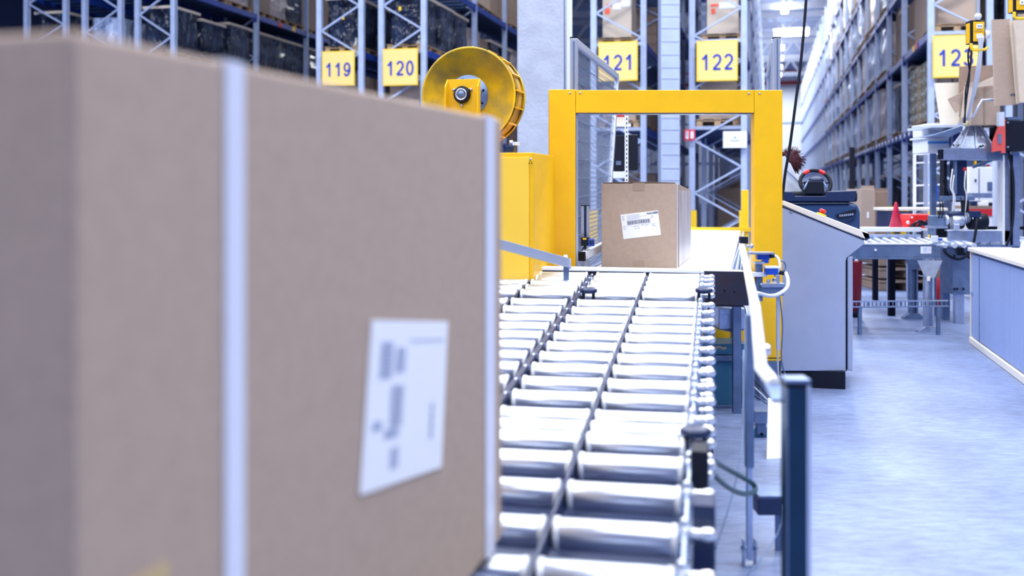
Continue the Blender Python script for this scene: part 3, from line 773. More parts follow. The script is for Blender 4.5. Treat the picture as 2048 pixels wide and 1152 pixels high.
# ---------------------------------------------------------------- yellow cabinet and reel left of the gate
Zy = 5.72; fr = PZ(1066, 305, Zy); Wc = .55; dc = .6
t = thing('yellow_cabinet', 'yellow sheet metal cabinet standing against the gate post', 'cabinet', (fr.x, fr.y, 0))
c = fr-U*Wc/2+W*dc/2
part('body', M().box(V((c.x, c.y, fr.z/2)), (Wc, dc, fr.z), AX), yel, t, .004)
part('door', M().box(V((c.x, c.y, fr.z/2))-W*(dc/2+.004)-U*.006, (Wc-.03, .008, fr.z-.05), AX), mat('yellow_door', (.92, .60, .06), .3), t, .002)
pt = PZ(1061, 318, Zy-.02); part('rivet', M().ball(pt, .007), steel, t)
pt = PZ(1061, 324, Zy-.02); pp = [pt+K*.011, pt-K*.009-U*.012, pt-K*.009+U*.012]
part('warning_triangle', M().prism(pp, -W*.001), dark, t); pp = [pt+K*.006, pt-K*.006-U*.007, pt-K*.006+U*.007]
part('warning_triangle', M().prism([q-W*.0012 for q in pp], -W*.001), guard_y, t)
# reel
Zr = 6.05; hc = PZ(938, 192, Zr); RR = 98/F*Zr
t = thing('strap_reel', 'big dusty yellow reel with black hub bearing on a yellow stand', 'reel', (hc.x, hc.y, 0))
fl = M().lathe(hc, W, [(-.02, RR), (-.024, RR-.003), (-.02, RR-.012), (0, RR-.02), (.0, RR*.42), (.012, RR*.40), (.012, RR)], 64)
part('flange', fl, yel_d, t)
hb = hc+W*.2
part('flange', M().lathe(hb, W, [(-.012, RR*1.0), (-.012, RR*.4), (.0, RR*.40), (.02, RR-.015), (.024, RR)], 64), yel_d, t)
part('rim_band', M().lathe(hc, W, [(.012, RR*.965), (.19, RR*.965)], 64), mat('reel_inner', (.62, .36, .02), .6, var=.5, vscale=8, col2=(.2, .1, .03)), t)
for i in range(18):
    th = 2*math.pi*i/18+.1; dr = U*math.cos(th)+K*math.sin(th)
    part('rim_rib', M().bar(hc+dr*RR*.985+W*.005, hc+dr*RR*.985+W*.19, .008, .02, dr), yel, t)
# raised triangular pressing on the flange face
tri = [PZ(881, 133, Zr-.02), PZ(902, 131, Zr-.02), PZ(1014, 172, Zr-.02), PZ(1014, 181, Zr-.02), PZ(955, 240, Zr-.02), PZ(905, 245, Zr-.02), PZ(880, 150, Zr-.02)]
def onfl(p, o_=-.004):
    dd = p-V((0, 0, CAMH)); q = V((0, 0, CAMH)); return q+dd*((hc-q+W*o_).dot(W)/dd.dot(W))
part('pressing', M().tube([onfl(p) for p in tri+[tri[0]]], .008, 8, 4), yel, t)
for (x0, y0, x1, y1) in ((880, 146, 896, 131), (884, 150, 902, 134), (998, 168, 1001, 195)):
    part('pressing', M().bar(onfl(PZ(x0, y0, 6)), onfl(PZ(x1, y1, 6)), .004, .004), yel_d, t)
part('hub_plate', M().lathe(hc-W*.022+K*.0, W, [(0, .122), (.02, .122)], 40), steel_d, t)
for i in range(8):
    th = 2*math.pi*i/8+.3; dr = U*math.cos(th)+K*math.sin(th); part('bolt', M().cyl(hc+dr*.1-W*.03, hc+dr*.1-W*.02, .006, 8), dark, t)
bc = hc-W*.075; x0 = onfl(PZ(892, 190, 6), -.08); x1 = onfl(PZ(963, 190, 6), -.08)
bw_ = (x1-x0).length; bcc = (x0+x1)/2; ztop = PZ(925, 158, Zr-.08).z
part('stand', M().box(V((bcc.x, bcc.y, ztop/2)), (bw_-.02, .008, ztop), AX), yel, t, .002)
for sg, xx in ((-1, x0), (1, x1)):
    p = V((xx.x, xx.y, 0))+U*(-sg*.006)
    part('stand_flange', M().prism([p, p+K*(ztop-.04), p+W*-.045+K*(ztop-.055) if False else p+K*ztop, p+W*-.05+K*(ztop-.05), p-W*.05], U*.008*(-sg) if sg > 0 else U*.008), yel, t)
part('foot_plate', M().box(V((bcc.x, bcc.y, .012)), (.5, .4, .024), AX), yel, t)
hb2 = onfl(PZ(925, 189.5, 6), -.085)
part('bearing', M().lathe(hb2, -W, [(0, .05), (.016, .05), (.028, .042), (.03, .034)], 32), blackp, t)
part('bearing_ring', M().lathe(hb2-W*.028, -W, [(0, .035), (.006, .035), (.008, .03), (.002, .025)], 32), alu, t)
part('axle', M().lathe(hb2-W*.02, -W, [(0, .02), (.014, .02), (.02, .013)], 20), steel_d, t)
part('axle_ring', M().lathe(hb2-W*.032, -W, [(0, .022), (.003, .021), (.003, .016)], 20), tape, t)
for (x, y) in ((908, 180), (942, 179), (924, 211)): part('bolt', M().lathe(onfl(PZ(x, y, 6), -.085), -W, [(0, .009), (.01, .009), (.014, .004)], 8), steel, t)
# little grey sensor unit on the yellow cabinet, seen over the big carton
t = thing('control_unit', 'small dark control unit with pale knob on top of the yellow cabinet', 'control', PZ(1022, 305, 5.9))
c = PZ(1022, 298, 5.9); part('body', M().box(c, (.05, .08, .035), AX), navy, t, .003); part('knob', M().cyl(c+K*.018, c+K*.05, .012, 12), steel, t)
part('screen', M().box(c+U*.03+K*.03, (.03, .05, .02), AX), frost, t)

# sloping flat guide rail ahead of the yellow cabinet
a = PZ(880, 455, 5.15); b_ = PZ(1140, 526, 5.62)
t = thing('guide_rail', 'flat pale steel guide rail slanting down ahead of the yellow cabinet', 'rail', b_)
part('strip', M().bar(a, b_, .012, .048, K), alu, t, .002); part('lip', M().bar(a-K*.026, b_-K*.026, .03, .004, K), alu, t)
c = PZ(1131, 517, 5.62); part('bracket', M().box(c, (.022, .012, .04)), whitep, t); part('end_plate', M().box(b_-K*.005, (.01, .03, .05)), alu, t)
part('stay', M().box((b_.x-.02, b_.y+.02, (b_.z)/2), (.03, .03, b_.z)), steel_d, t)

# ---------------------------------------------------------------- mesh fences
def mesh_fence(name_lab, TL, TR, BR, BL, nd=26, pr=.022):
    base = V((TL.x, TL.y, 0)); t = thing('mesh_fence', name_lab, 'fence', base)
    for (p, q, nm) in ((TL, TR, 'frame_rail'), (BL, BR, 'frame_rail'), (TL, BL, 'frame_post'), (TR, BR, 'frame_post')):
        part(nm, M().bar(p, q, .042, .036, (TR-TL).cross(K)), alu, t, .003)
    s = M(); Lx = (TR-TL).length; H = (TL-BL).length; nn = (TR-TL).cross(TL-BL).normalized()
    def at(u_, v): return (TL.lerp(TR, u_)).lerp(BL.lerp(BR, u_), v)
    st = pr; k = -H
    while k < Lx:
        for sg in (1, -1):
            u0, u1 = k, k+H*.62
            p0 = [u0, 0.0]; p1 = [u1, H]
            if sg < 0: p0, p1 = [u1, 0.0], [u0, H]
            # clip to the panel
            def clip(p0, p1):
                (xa, ya), (xb, yb) = p0, p1; res = []
                for X in (0, Lx):
                    if (xa-X)*(xb-X) < 0:
                        t_ = (X-xa)/(xb-xa); y_ = ya+(yb-ya)*t_
                        if xa < 0 and X == 0 or xa > Lx and X == Lx: xa, ya = X, y_
                        else: xb, yb = X, y_
                if xa < -1e-6 or xb < -1e-6 or xa > Lx+1e-6 or xb > Lx+1e-6: return None
                return (xa, ya), (xb, yb)
            r = clip(p0, p1)
            if r and abs(r[0][0]-r[1][0]) > .01:
                s.bar(at(r[0][0]/Lx, r[0][1]/H), at(r[1][0]/Lx, r[1][1]/H), .0017, .0017, nn)
        k += st
    o = part('mesh', s, mat('mesh_wire', (.16, .21, .34), .5, .3), t); o['kind'] = 'stuff'
    for i in range(1, 15): part('cross_wire', M().bar(at(0, i/15), at(1, i/15), .004, .004), steel_d, t)
    return t
TL = PZ(1150, 84, 6.72); TR = V((.207/2.05*0, 0, 0)); ZZ = 8.75; TR = V(((1234-CX)/F*ZZ, ZZ, TL.z)); TR.z = PZ(1234, 153, ZZ).z
BR = PZ(1206, 545, 8.4); BL = V((TL.x, TL.y, .35)); BR.z = .45
mesh_fence('tall wire mesh fence with aluminium frame behind the gate, on the reel side', TL, TR, BR, BL, pr=.042)
t = thing('fence_post', 'aluminium fence post rising behind the gate beside the concrete column', 'post', (TL.x-.03, TL.y-.02, 0))
part('profile', M().box((TL.x-.01, TL.y-.01, (TL.z+.02)/2), (.045, .045, TL.z+.02)), alu, t, .003); part('cap', M().box((TL.x-.01, TL.y-.01, TL.z+.025), (.047, .047, .008)), blackp, t)
part('groove', M().box((TL.x-.01, TL.y-.034, TL.z/2), (.01, .004, TL.z)), steel_d, t)
# fence on the other side, seen almost edge on
pt = PZ(1553, 77, 6.95)
t = thing('fence_post', 'aluminium fence post with dark cap rising behind the gate beside the hanging cable', 'post', (pt.x, pt.y, 0))
part('profile', M().box((pt.x, pt.y, pt.z/2), (.045, .045, pt.z)), alu, t, .003); part('cap', M().box((pt.x, pt.y, pt.z+.004), (.048, .048, .008)), blackp, t)
part('groove', M().box((pt.x, pt.y-.023, pt.z/2), (.009, .003, pt.z-.01)), steel_d, t)
TL2 = V((pt.x-.01, pt.y+.04, pt.z-.02)); ZZ = 8.6; TR2 = PZ(1537, 150, ZZ); BR2 = V((TR2.x, TR2.y, .4)); BL2 = V((TL2.x, TL2.y, .4))
mesh_fence('narrow looking mesh fence panel behind the gate, on the grey console side', TL2, TR2, BR2, BL2, pr=.05)

# aluminium post with the laser scanner
c = PZ(1170, 412, 6.75); 
t = thing('scanner_post', 'short grooved aluminium post left of the labelled carton', 'post', (c.x, c.y, 0))
part('profile', M().box((c.x, c.y, c.z/2), (.052, .045, c.z)), alu, t, .003); part('groove', M().box((c.x, c.y-.024, c.z/2), (.016, .004, c.z)), navy, t); part('cap', M().box((c.x, c.y, c.z+.003), (.055, .048, .006)), blackp, t)
c = PZ(1174, 483, 6.62)
t = thing('laser_scanner', 'small black and blue laser scanner clamped to the aluminium post', 'scanner', c)
part('body', M().box(c-V((.01, 0, 0)), (.06, .06, .055)), blackp, t, .004); part('face', M().box(c+V((.025, -.02, -.004)), (.042, .04, .048)), bluep, t, .006)
part('lens', M().lathe(c+V((.026, -.04, -.002)), V((0, -1, 0)), [(0, .015), (.005, .014), (.006, .008)], 16), navy, t); part('sticker', M().box(c+V((-.018, -.031, .018)), (.024, .002, .010)), guard_y, t)
part('cable', M().tube([c+V((-.01, 0, -.028)), c+V((-.03, -.01, -.05)), c+V((-.035, 0, -.09)), c+V((-.01, .01, -.13))], .004, 6), blackp, t)
a = PZ(1165, 512, 6.55); b_ = PZ(1230, 480, 7.1)
t = thing('guide_bar', 'short white guide bar with black end cap beside the labelled carton', 'bar', a)
part('bar', M().bar(a, b_, .04, .05, K), whitep, t, .003); part('end_cap', M().bar(a, a+(a-b_).normalized()*.02, .044, .058, K), blackp, t)
part('stem', M().box((a.x+.02, a.y+.02, a.z/2), (.02, .02, a.z)), steel, t)

# ---------------------------------------------------------------- white guard rail with its leg, post in front
t = thing('guard_rail', 'bright white guard rail running along the outside of the roller conveyor', 'rail', (.838, 3.55, 0))
pts = [PZ(1484, 487, 5.95), V((1.324, 5.9, .975)), V((.86, 3.62, .885)), V((.6972, 2.87, .803)), PZ(1549, 770, 2.62)]
for i, (p, q) in enumerate(zip(pts[:-1], pts[1:])):
    if i == 0: continue
    part('tube', M().cyl(p, q, .0185, 14), mat('white_tube', (.88, .9, .95), .25), t)
for p in pts[2:4]: part('sleeve', M().ball(p, .0195, 14, 8), MATS['white_tube'], t)
part('end_clamp', M().box(PZ(1487, 480, 5.95), (.045, .05, .04)), blackp, t, .004)
part('clamp_bolt', M().cyl(PZ(1492, 492, 5.93), PZ(1505, 492, 5.93), .008, 8).ball(PZ(1503, 492, 5.92), .013), steel, t)
part('bolt_head', M().lathe(PZ(1533, 699, 3.2), V((1, -.3, 0)), [(-.02, .012), (0, .018), (.012, .015)], 12), boltm, t)
lg = V((.838-.016, 3.55, 0)); up_ = .87
part('leg', M().box(lg+K*(.34+up_)/2*1.0, (.028, .03, up_-.34)), steel_d, t, .003)
part('leg', M().box(lg+K*.2, (.02, .022, .36)), steel, t, .002)
part('foot', M().box(lg+K*.045-V((.02, 0, 0)), (.004, .04, .09)).box(lg+K*.045+V((.02, 0, 0)), (.004, .04, .09)).box(lg+K*.003, (.046, .045, .006)), steel, t)
part('foot_bolt', M().cyl(lg+K*.06-V((.03, 0, 0)), lg+K*.06+V((.03, 0, 0)), .007, 8), steel, t)
# plate hanging from the rail's end
p = pts[-1]; q = PZ(1562, 802, 2.55)
part('end_plate', M().bar(p, q, .008, .045, V((1, 0, 0))), steel_d, t)
part('end_tab', M().prism([PZ(1549, 745, 2.7), PZ(1523, 745, 2.8), PZ(1535, 790, 2.75), PZ(1556, 808, 2.6)], V((0, .005, 0))), steel_d, t)

fp = V(((1590-CX)/F*2.5, 2.5, 0)); fh = CAMH-(762-HZ)/F*2.5
t = thing('corner_post', 'dark aluminium post with black cap standing before the grey console', 'post', fp)
pm = mat('post_dark', (.012, .05, .11), .35, .5, var=.3, vscale=5)
part('profile', M().box(fp+K*fh/2, (.056, .06, fh)), pm, t, .004)
part('edge_strip', M().box(fp+K*fh/2+V((.0245, -.0315, 0)), (.010, .003, fh-.01)), alu, t); part('edge_strip', M().box(fp+K*fh/2+V((-.026, -.0305, 0)), (.004, .002, fh-.01)), steel_d, t)
part('cap', M().box(fp+K*(fh+.004), (.06, .064, .01)), steel_d, t, .002); part('cap_rim', M().box(fp+K*(fh-.006)+V((0, -.001, 0)), (.0585, .062, .01)), blackp, t)

# grey cable tray box, hose and cables near the leg
c = PZ(1540, 1002, 3.7)
t = thing('pedal_box', 'dark grey metal box near the floor behind the corner post', 'box', c-K*.035)
part('body', M().box(c, (.12, .14, .062)), navy, t, .004); part('lid', M().box(c+K*.034, (.11, .13, .006)), steel_d, t); part('stay', M().box(V((c.x+.03, c.y, (c.z-.03)/2)), (.02, .02, c.z-.03)), steel_d, t)
tag(obj('hose', M().tube([PZ(1405, 905, 3.0), PZ(1440, 930, 3.2), PZ(1480, 952, 3.35), PZ(1506, 968, 3.42), PZ(1510, 982, 3.4), PZ(1490, 988, 3.3), PZ(1465, 980, 3.2), PZ(1440, 962, 3.1), PZ(1415, 935, 3.0)], .0085, 8), greenh), 'dark green hose looping round the rail leg', 'hose')
tag(obj('cable', M().tube([PZ(1487, 700, 3.9), PZ(1486, 850, 3.75), PZ(1478, 930, 3.6), PZ(1462, 1000, 3.45), PZ(1440, 1070, 3.3), PZ(1431, 1098, 3.25)], .0032, 6), steel_d), 'thin grey cable hanging beside the rail leg', 'cable')
tag(obj('cable', M().tube([PZ(1563, 1010, 3.6), PZ(1561, 1050, 3.55), PZ(1545, 1085, 3.5), PZ(1520, 1120, 3.38), PZ(1495, 1150, 3.3)], .0028, 6), steel_d), 'thin grey cable trailing across the floor by the corner post', 'cable')
# slanting white cable duct and castor behind the rail
a = PZ(1550, 800, 5.2); b_ = PZ(1547, 955, 4.9)
tag(obj('plastic_strip', M().bar(a, b_, .075, .012, V((0, 1, 0))), whitep, None, .002), 'pale upright panel strip between rail leg and corner post', 'panel')
t = thing('castor_wheel', 'blue grey castor wheel with pale tyre under the machine frame', 'castor', PZ(1521, 884, 5.6))
c = PZ(1521, 866, 5.4); part('tyre', M().lathe(c+V((0, -.012, 0)), V((0, 1, 0)), [(0, .05), (.002, .054), (.024, .054), (.026, .05)], 28), whitep, t)
part('wheel', M().lathe(c+V((0, -.016, 0)), V((0, 1, 0)), [(0, .043), (.03, .043)], 28), teal, t); part('fork', M().box(c+V((0, -.022, .03)), (.045, .006, .06)), steel_d, t); part('mount', M().box(c+V((0, 0, .09)), (.075, .08, .06)), steel_d, t)
part('axle', M().cyl(c+V((0, -.03, 0)), c+V((0, .03, 0)), .008, 8), dark, t)
# light sensors and their cables on a bracket at the gate post
t = thing('sensor_bracket', 'steel bracket stack holding two blue sensors before the yellow post', 'bracket', PZ(1525, 600, 5.7))
Zs = 5.7
def sb(x0, y0, x1, y1, dd=.05, z=Zs): a = PZ(x0, y0, z); b2 = PZ(x1, y1, z); return M().box(((a.x+b2.x)/2, z, (a.z+b2.z)/2), (b2.x-a.x, dd, a.z-b2.z))
part('top_plate', sb(1495, 504, 1544, 507.5, .12), steel, t); part('column', sb(1511, 524, 1524, 602, .035), steel_d, t, .002); part('column_cap', sb(1509, 523, 1527, 528, .05), alu, t)
part('cross_plate', sb(1520, 566, 1566, 573, .10), steel, t); part('cross_plate', sb(1518, 573, 1564, 590, .08), steel_d, t)
part('long_plate', sb(1502, 544, 1532, 553, .06), whitep, t, .003)
part('hook', sb(1553, 550, 1559, 700, .015), alu, t)
for (x, y) in ((1537, 562), (1548, 560), (1524, 570)): part('wing_nut', M().ball(PZ(x, y, Zs-.03), .012), steel, t)
t2 = thing('light_sensor', 'upper blue light sensor with black plug on the bracket', 'sensor', PZ(1528, 530, Zs))
part('body', sb(1513, 509, 1537, 519, .05), bluep, t2, .003); part('head', sb(1524, 518, 1536, 526, .045), bluep, t2, .003); part('plug', M().cyl(PZ(1537, 513, Zs), PZ(1549, 511, Zs), .012, 10), blackp, t2)
t2 = thing('light_sensor', 'lower blue light sensor with white cable loop on the bracket', 'sensor', PZ(1543, 552, Zs-.05))
part('body', sb(1530, 535, 1554, 549, .05, Zs-.05), bluep, t2, .003); part('lid', sb(1529, 532, 1555, 536, .055, Zs-.05), whitep, t2); part('plug', M().cyl(PZ(1553, 544, Zs-.05), PZ(1569, 546, Zs-.05), .013, 10), blackp, t2)
def cab(pts, r, m, lab): return tag(obj('cable', M().tube(pts, r, 8), m), lab, 'cable')
cab([PZ(1549, 511, 5.7), PZ(1556, 516, 5.66), PZ(1560, 532, 5.64), PZ(1556, 543, 5.64), PZ(1550, 552, 5.66)], .0075, cabw, 'short white cable curving between the two blue sensors')
cab([PZ(1558, 520, 5.75), PZ(1568, 524, 5.75), PZ(1571, 535, 5.75), PZ(1564, 545, 5.75)], .004, steel_d, 'thin grey cable loop against the grey console')
cab([PZ(1572, 546, 5.6), PZ(1576, 560, 5.5), PZ(1574, 575, 5.4), PZ(1560, 587, 5.3), PZ(1540, 592, 5.2), PZ(1514, 586, 5.1)], .010, cabw, 'thick white cable looping from the lower sensor to the guard rail')
cab([PZ(1556, 590, 5.7), PZ(1557, 640, 5.72), PZ(1555, 700, 5.74), PZ(1558, 760, 5.8), PZ(1568, 800, 5.9)], .005, bluep if False else cabw, 'pale cable hanging down the yellow gate post')
cab([PZ(1559, 590, 5.72), PZ(1565, 650, 5.75), PZ(1563, 720, 5.78), PZ(1574, 760, 5.8), PZ(1580, 790, 5.8)], .004, steel_d, 'grey cable bundle hanging beside the grey console')
for i in range(3):
    cab([PZ(1508, 760+i*14, 5.9), PZ(1522, 775+i*12, 5.8), PZ(1540, 795+i*8, 5.7), PZ(1566, 802+i*8, 5.6)], .004, (blackp, cabw, steel_d)[i], '%s cable sagging beneath the machine behind the rail leg' % ('black', 'white', 'grey')[i])

# ---------------------------------------------------------------- grey control console
Zk = 6.72; depk = .55
def kz(x, y): return PZ(x, y, Zk)
t = thing('control_console', 'light grey sloping control console with emergency stop button', 'console', kz(1628, 777))
poly = [kz(1562, 407), kz(1727, 477), kz(1730, 487), kz(1693, 516), kz(1693, 742), kz(1562, 742)]
part('body', M().prism(poly, W*depk), grey, t, .004)
part('lid', M().prism([kz(1562, 400), kz(1736, 466), kz(1740, 475), kz(1731, 478), kz(1562, 411)], W*depk), beige, t, .003)
part('lid_nose', M().prism([kz(1724, 463), kz(1738, 468), kz(1740, 477), kz(1732, 481)], W*(depk*.96)), navy, t)
part('seam', M().bar(kz(1562, 412)-W*.002, kz(1728, 479)-W*.002, .004, .007), dark, t)
part('gap', M().box((kz(1692.5, 0).x, Zk-.001, (kz(0, 520).z+kz(0, 742).z)/2), (.007, .004, kz(0, 520).z-kz(0, 742).z)), dark, t)
dd = kz(1694, 0)+U*.02; dz0, dz1 = kz(0, 742).z, kz(0, 513).z
part('door', M().box(V((dd.x, dd.y, (dz0+dz1)/2))+W*depk/2, (.034, depk-.02, dz1-dz0), AX), grey, t, .006)
zt = kz(0, 742).z; pc = (kz(1566, 760)+kz(1688, 760))/2+W*depk*.47
part('plinth', M().box(V((pc.x, pc.y, zt/2)), (kz(1688, 0).x-kz(1566, 0).x, depk*.9, zt), AX), blackp, t)
part('plinth_joint', M().box(V((kz(1663, 0).x, Zk+.002, zt/2)), (.003, .01, zt*.9)), dark, t)
eb = kz(1644, 432)+W*.12; nrm = (K+V((.38, 0, 0))).normalized()
part('button_base', M().lathe(eb, nrm, [(0, .034), (.012, .032)], 24), guard_y, t); part('stop_button', M().lathe(eb+nrm*.012, nrm, [(0, .014), (.012, .014), (.014, .023), (.026, .023), (.032, .016)], 24), red, t, label='red stop button')
part('hinge', M().box(kz(1582, 424)-W*.004, (.02, .004, .012), AX), steel, t)

# hanging black cable from the ceiling to the console
cab([PZ(1616, -60, 6.7), PZ(1610, 30, 6.7), PZ(1602, 120, 6.7), PZ(1592, 200, 6.7), PZ(1580, 290, 6.7), PZ(1570, 350, 6.72), PZ(1564, 408, 6.8)], .0095, blackp, 'thick black cable hanging down to the grey console')

# ---------------------------------------------------------------- tambour workbench on the aisle side
Zt = 8.71; ft = PZ(1940.5, 0, Zt); ft.z = 0; bl_ = 3.2; bd_ = .8; bh = .812
t = thing('tambour_cabinet', 'long low cabinet with pale wood top and blue grey tambour front', 'cabinet', ft)
def TB(u, w_, z): return ft+U*u-W*w_+K*z
part('body', M().box(TB(bd_/2+.015, bl_/2, .05+(bh-.09)/2), (bd_-.03, bl_-.02, bh-.09), AX), greyf, t)
s = M()
nsl = 90
for i in range(nsl): s.box(TB(.012, .03+(bl_-.06)*(i+.5)/nsl, .06+(bh-.11)/2), (.012, (bl_-.06)/nsl*.86, bh-.12), AX)
o = part('tambour_slats', s, greyf, t); o['kind'] = 'stuff'
part('top', M().box(TB(bd_/2-.005, bl_/2, bh-.015), (bd_+.03, bl_+.02, .03), AX), beige, t, .004)
part('bottom_rail', M().box(TB(bd_/2-.005, bl_/2, .028), (bd_+.01, bl_, .05), AX), beige, t, .003)
part('end_panel', M().box(TB(bd_/2, -.004, bh/2), (bd_, .022, bh-.03), AX), beige, t, .002)
part('lock_bar', M().box(TB(-.004, .07, bh*.53), (.012, .02, .03), AX), alu, t)
part('joint', M().box(TB(.004, .36, bh/2), (.004, .006, bh-.12), AX), steel_d, t)
c = PZ(2052, 483, 7.6); c.z = bh+.055
tag(obj('paper_roll', M().cyl(c-U*.03, c+U*.45, .055, 24, rim=.01), paper), 'white paper roll lying on the pale wood cabinet top', 'roll')

# ---------------------------------------------------------------- cross conveyor with slanting rollers
Zv = 9.42
def vz(x, y, o_=0): return PZ(x, y, Zv+o_)
vb = vz(1783, 520); hv = .80
t = thing('roller_table', 'grey roller conveyor with slanting rollers behind the console', 'conveyor', V((vb.x, vb.y, 0)))
L0 = vz(1690, 0).x; L1 = vz(1880, 0).x; yv = Zv
def VX(x, z, dw=0): return V((x, Zv, z))+W*dw-K*0
wv = 1.25
part('side_channel', M().box(V(((L0+L1)/2, yv, hv-.055)), (L1-L0, .03, .115)), steel_d, t, .003)
part('channel_flange', M().box(V(((L0+L1)/2, yv, hv+.006)), (L1-L0, .05, .012)), whitep, t)
part('channel_lip', M().box(V(((L0+L1)/2, yv+.01, hv-.125)), (L1-L0, .06, .02)), steel_d, t)
bk = V(((L0+L1)/2, yv, hv-.03))+W*wv
part('side_channel', M().box(bk+K*.015, (L1-L0, .03, .11)), steel, t, .003)
part('guide_rail', M().box(bk+K*.12, (L1-L0, .04, .045)), whitep, t, .003)
for i in range(14):
    p = V((L0+.05+i*.068*1.3, yv+.03, hv-.012)); part('roller', M().cyl(p, p+W*(wv-.06), .024, 12), alu, t)
part('screw', M().cyl(vz(1751, 500, -.03), vz(1751, 500, 0), .012, 10), whitep, t)
part('sticker', M().box(vz(1852, 500, -.018), (.10, .003, .065)), paper, t); part('sticker_print', M().box(vz(1850, 499, -.021), (.03, .002, .035)), mat('print_pale', (.5, .62, .85), .7), t)
# front leg with gusset and splayed foot
def leg(xc, Z_, hz_, m, name='leg', gus=True):
    x = (xc-CX)/F*Z_; c = V((x, Z_, 0))
    part('leg', M().box(c+K*(hz_/2+.02)-V((.032, 0, 0)), (.016, .06, hz_-.02)).box(c+K*(hz_/2+.02)+V((.032, 0, 0)), (.016, .06, hz_-.02)).box(c+K*(hz_/2+.02)+V((0, .02, 0)), (.06, .012, hz_-.02)), m, t)
    if gus: part('gusset', M().prism([c+V((-.115, -.032, hz_)), c+V((.115, -.032, hz_)), c+V((.045, -.032, hz_-.16)), c+V((-.045, -.032, hz_-.16))], V((0, .006, 0))), m, t)
    part('foot', M().prism([c+V((-.11, -.036, 0)), c+V((.11, -.036, 0)), c+V((.1, -.036, .02)), c+V((.04, -.036, .06)), c+V((-.04, -.036, .06)), c+V((-.1, -.036, .02))], V((0, .08, 0))), m, t, .002)
leg(1857, 9.36, .66, steel); leg(1826, 10.35, .66, steel_d)
part('sticker', M().box(PZ(1857, 557, 9.3), (.03, .003, .045)), card_w, t)
t = thing('cable_tray', 'low perforated steel cable tray crossing between the table legs', 'tray', vz(1800, 616, -.1))
a = PZ(1700, 608, 9.2); b_ = PZ(1896, 606, 9.2); part('tray_floor', M().bar(a-K*.03, b_-K*.03, .05, .006, K), steel_d, t)
part('side', M().bar(a+K*.022, b_+K*.022, .012, .012), steel, t); part('side', M().bar(a-K*.028, b_-K*.028, .012, .012), steel, t)
s = M(); n_ = 24
for i in range(n_):
    p = a.lerp(b_, (i+.5)/n_); part('tray_rib', M().box(p-K*.003, (.008+.014*(i % 4 == 0), .01, .05)), steel_d, t)
for q in (.1, .9): p = a.lerp(b_, q); part('stand', M().box(V((p.x, p.y, (p.z-.03)/2)), (.03, .03, p.z-.03)), steel_d, t)

# ---------------------------------------------------------------- carton sealing machine behind the cabinet
Zm = 9.9
def mz(x, y, o_=0): return PZ(x, y, Zm+o_)
def mb(x0, y0, x1, y1, dd=.1, o_=0):
    a = mz(x0, y0, o_); b2 = mz(x1, y1, o_); return M().box(((a.x+b2.x)/2, Zm+o_+dd/2, (a.z+b2.z)/2), (b2.x-a.x, dd, a.z-b2.z))
t = thing('sealing_machine', 'steel carton machine with pyramid head, overhead beam and tall upright', 'machine', V((mz(1950, 0).x, Zm, 0)))
part('side_plate', mb(1896, 461, 2020, 484, .03), steel, t, .003); part('side_edge', mb(1894, 459.5, 2022, 462, .05), whitep, t)
part('bed_rail', mb(1900, 489, 2030, 494, .05), steel_d, t)
part('back_rail', mb(1940, 453, 2060, 459, .05, 1.2), dark, t)
for i in range(11):
    x = 1905+i*20.5
    if x < 2110: p = mz(x, 487, .02); part('roller', M().cyl(p, p+W*1.0, .027, 14), alu, t)
part('panel', mb(1905, 492, 1946, 589, .25, .02), steel_d, t, .004)
for (x, y) in ((1909, 512), (1909, 578), (1915, 578), (1927, 578), (1936, 505)): part('bolt', M().cyl(mz(x, y, -.01), mz(x, y, .02), .011, 8), dark, t)
part('leg', M().box(V((mz(1927, 0).x-.0, Zm-.55, .0)), (.07, .07, .0)).box(V((mz(1926, 0).x, Zm+.1, .18)), (.085, .06, .36)), steel, t)
part('leg', M().box(V((PZ(1890, 0, 10.3).x, 10.3, .36)), (.07, .07, .72)), steel_d, t)
part('leg', M().box(V((PZ(2040, 0, 10).x, 10.1, .36)), (.09, .09, .72)), steel_d, t)
part('upright', mb(2008, 305, 2040, 492, .1), steel, t, .003); part('upright_lip', mb(2006.5, 310, 2009.5, 490, .12, -.02), whitep, t)
part('upright_groove', mb(2022, 310, 2026, 490, .01, -.012), dark, t)
part('beam', mb(1886, 297, 2018, 320, .12), steel, t, .003); part('beam_shade', mb(1975, 304, 2016, 320, .01, -.012), steel_d, t); part('beam_cap', mb(1884, 299, 1887, 318, .1), dark, t)
# pyramid head
ap = mz(1947, 234, .12); bq_ = [mz(1900, 297, .0), mz(1993, 297, .0), mz(1993, 297, .35), mz(1900, 297, .35)]
ap1 = [mz(1940, 236, .1), mz(1954, 236, .1), mz(1954, 236, .18), mz(1940, 236, .18)]
s = M().add(bq_+ap1, [(0, 1, 2, 3), (4, 5, 6, 7), (0, 1, 5, 4), (1, 2, 6, 5), (2, 3, 7, 6), (3, 0, 4, 7)])
part('pyramid_head', s, steel, t, .004)
for (x0, x1) in ((1922, 1943), (1953, 1949), (1903, 1941), (1989, 1953)): part('pyramid_rib', M().bar(mz(x0, 296, -.01), mz(x1, 240, .07), .012, .014, W), alu, t)
p = mz(1947, 238, .05); part('pulley', M().lathe(p, V((0, 1, 0)), [(0, .055), (.02, .06), (.12, .06), (.14, .055)], 24), steel_d, t); part('pulley_face', M().lathe(mz(1935, 246, .02), V((0, 1, 0)), [(0, .03), (.02, .035)], 16), mat('cream_part', (.8, .78, .55), .4), t)
for (x, y) in ((1907, 290), (1917, 290), (1961, 292), (1966, 291)): part('bolt', M().cyl(mz(x, y, -.02), mz(x, y, .02), .008, 8), dark, t)
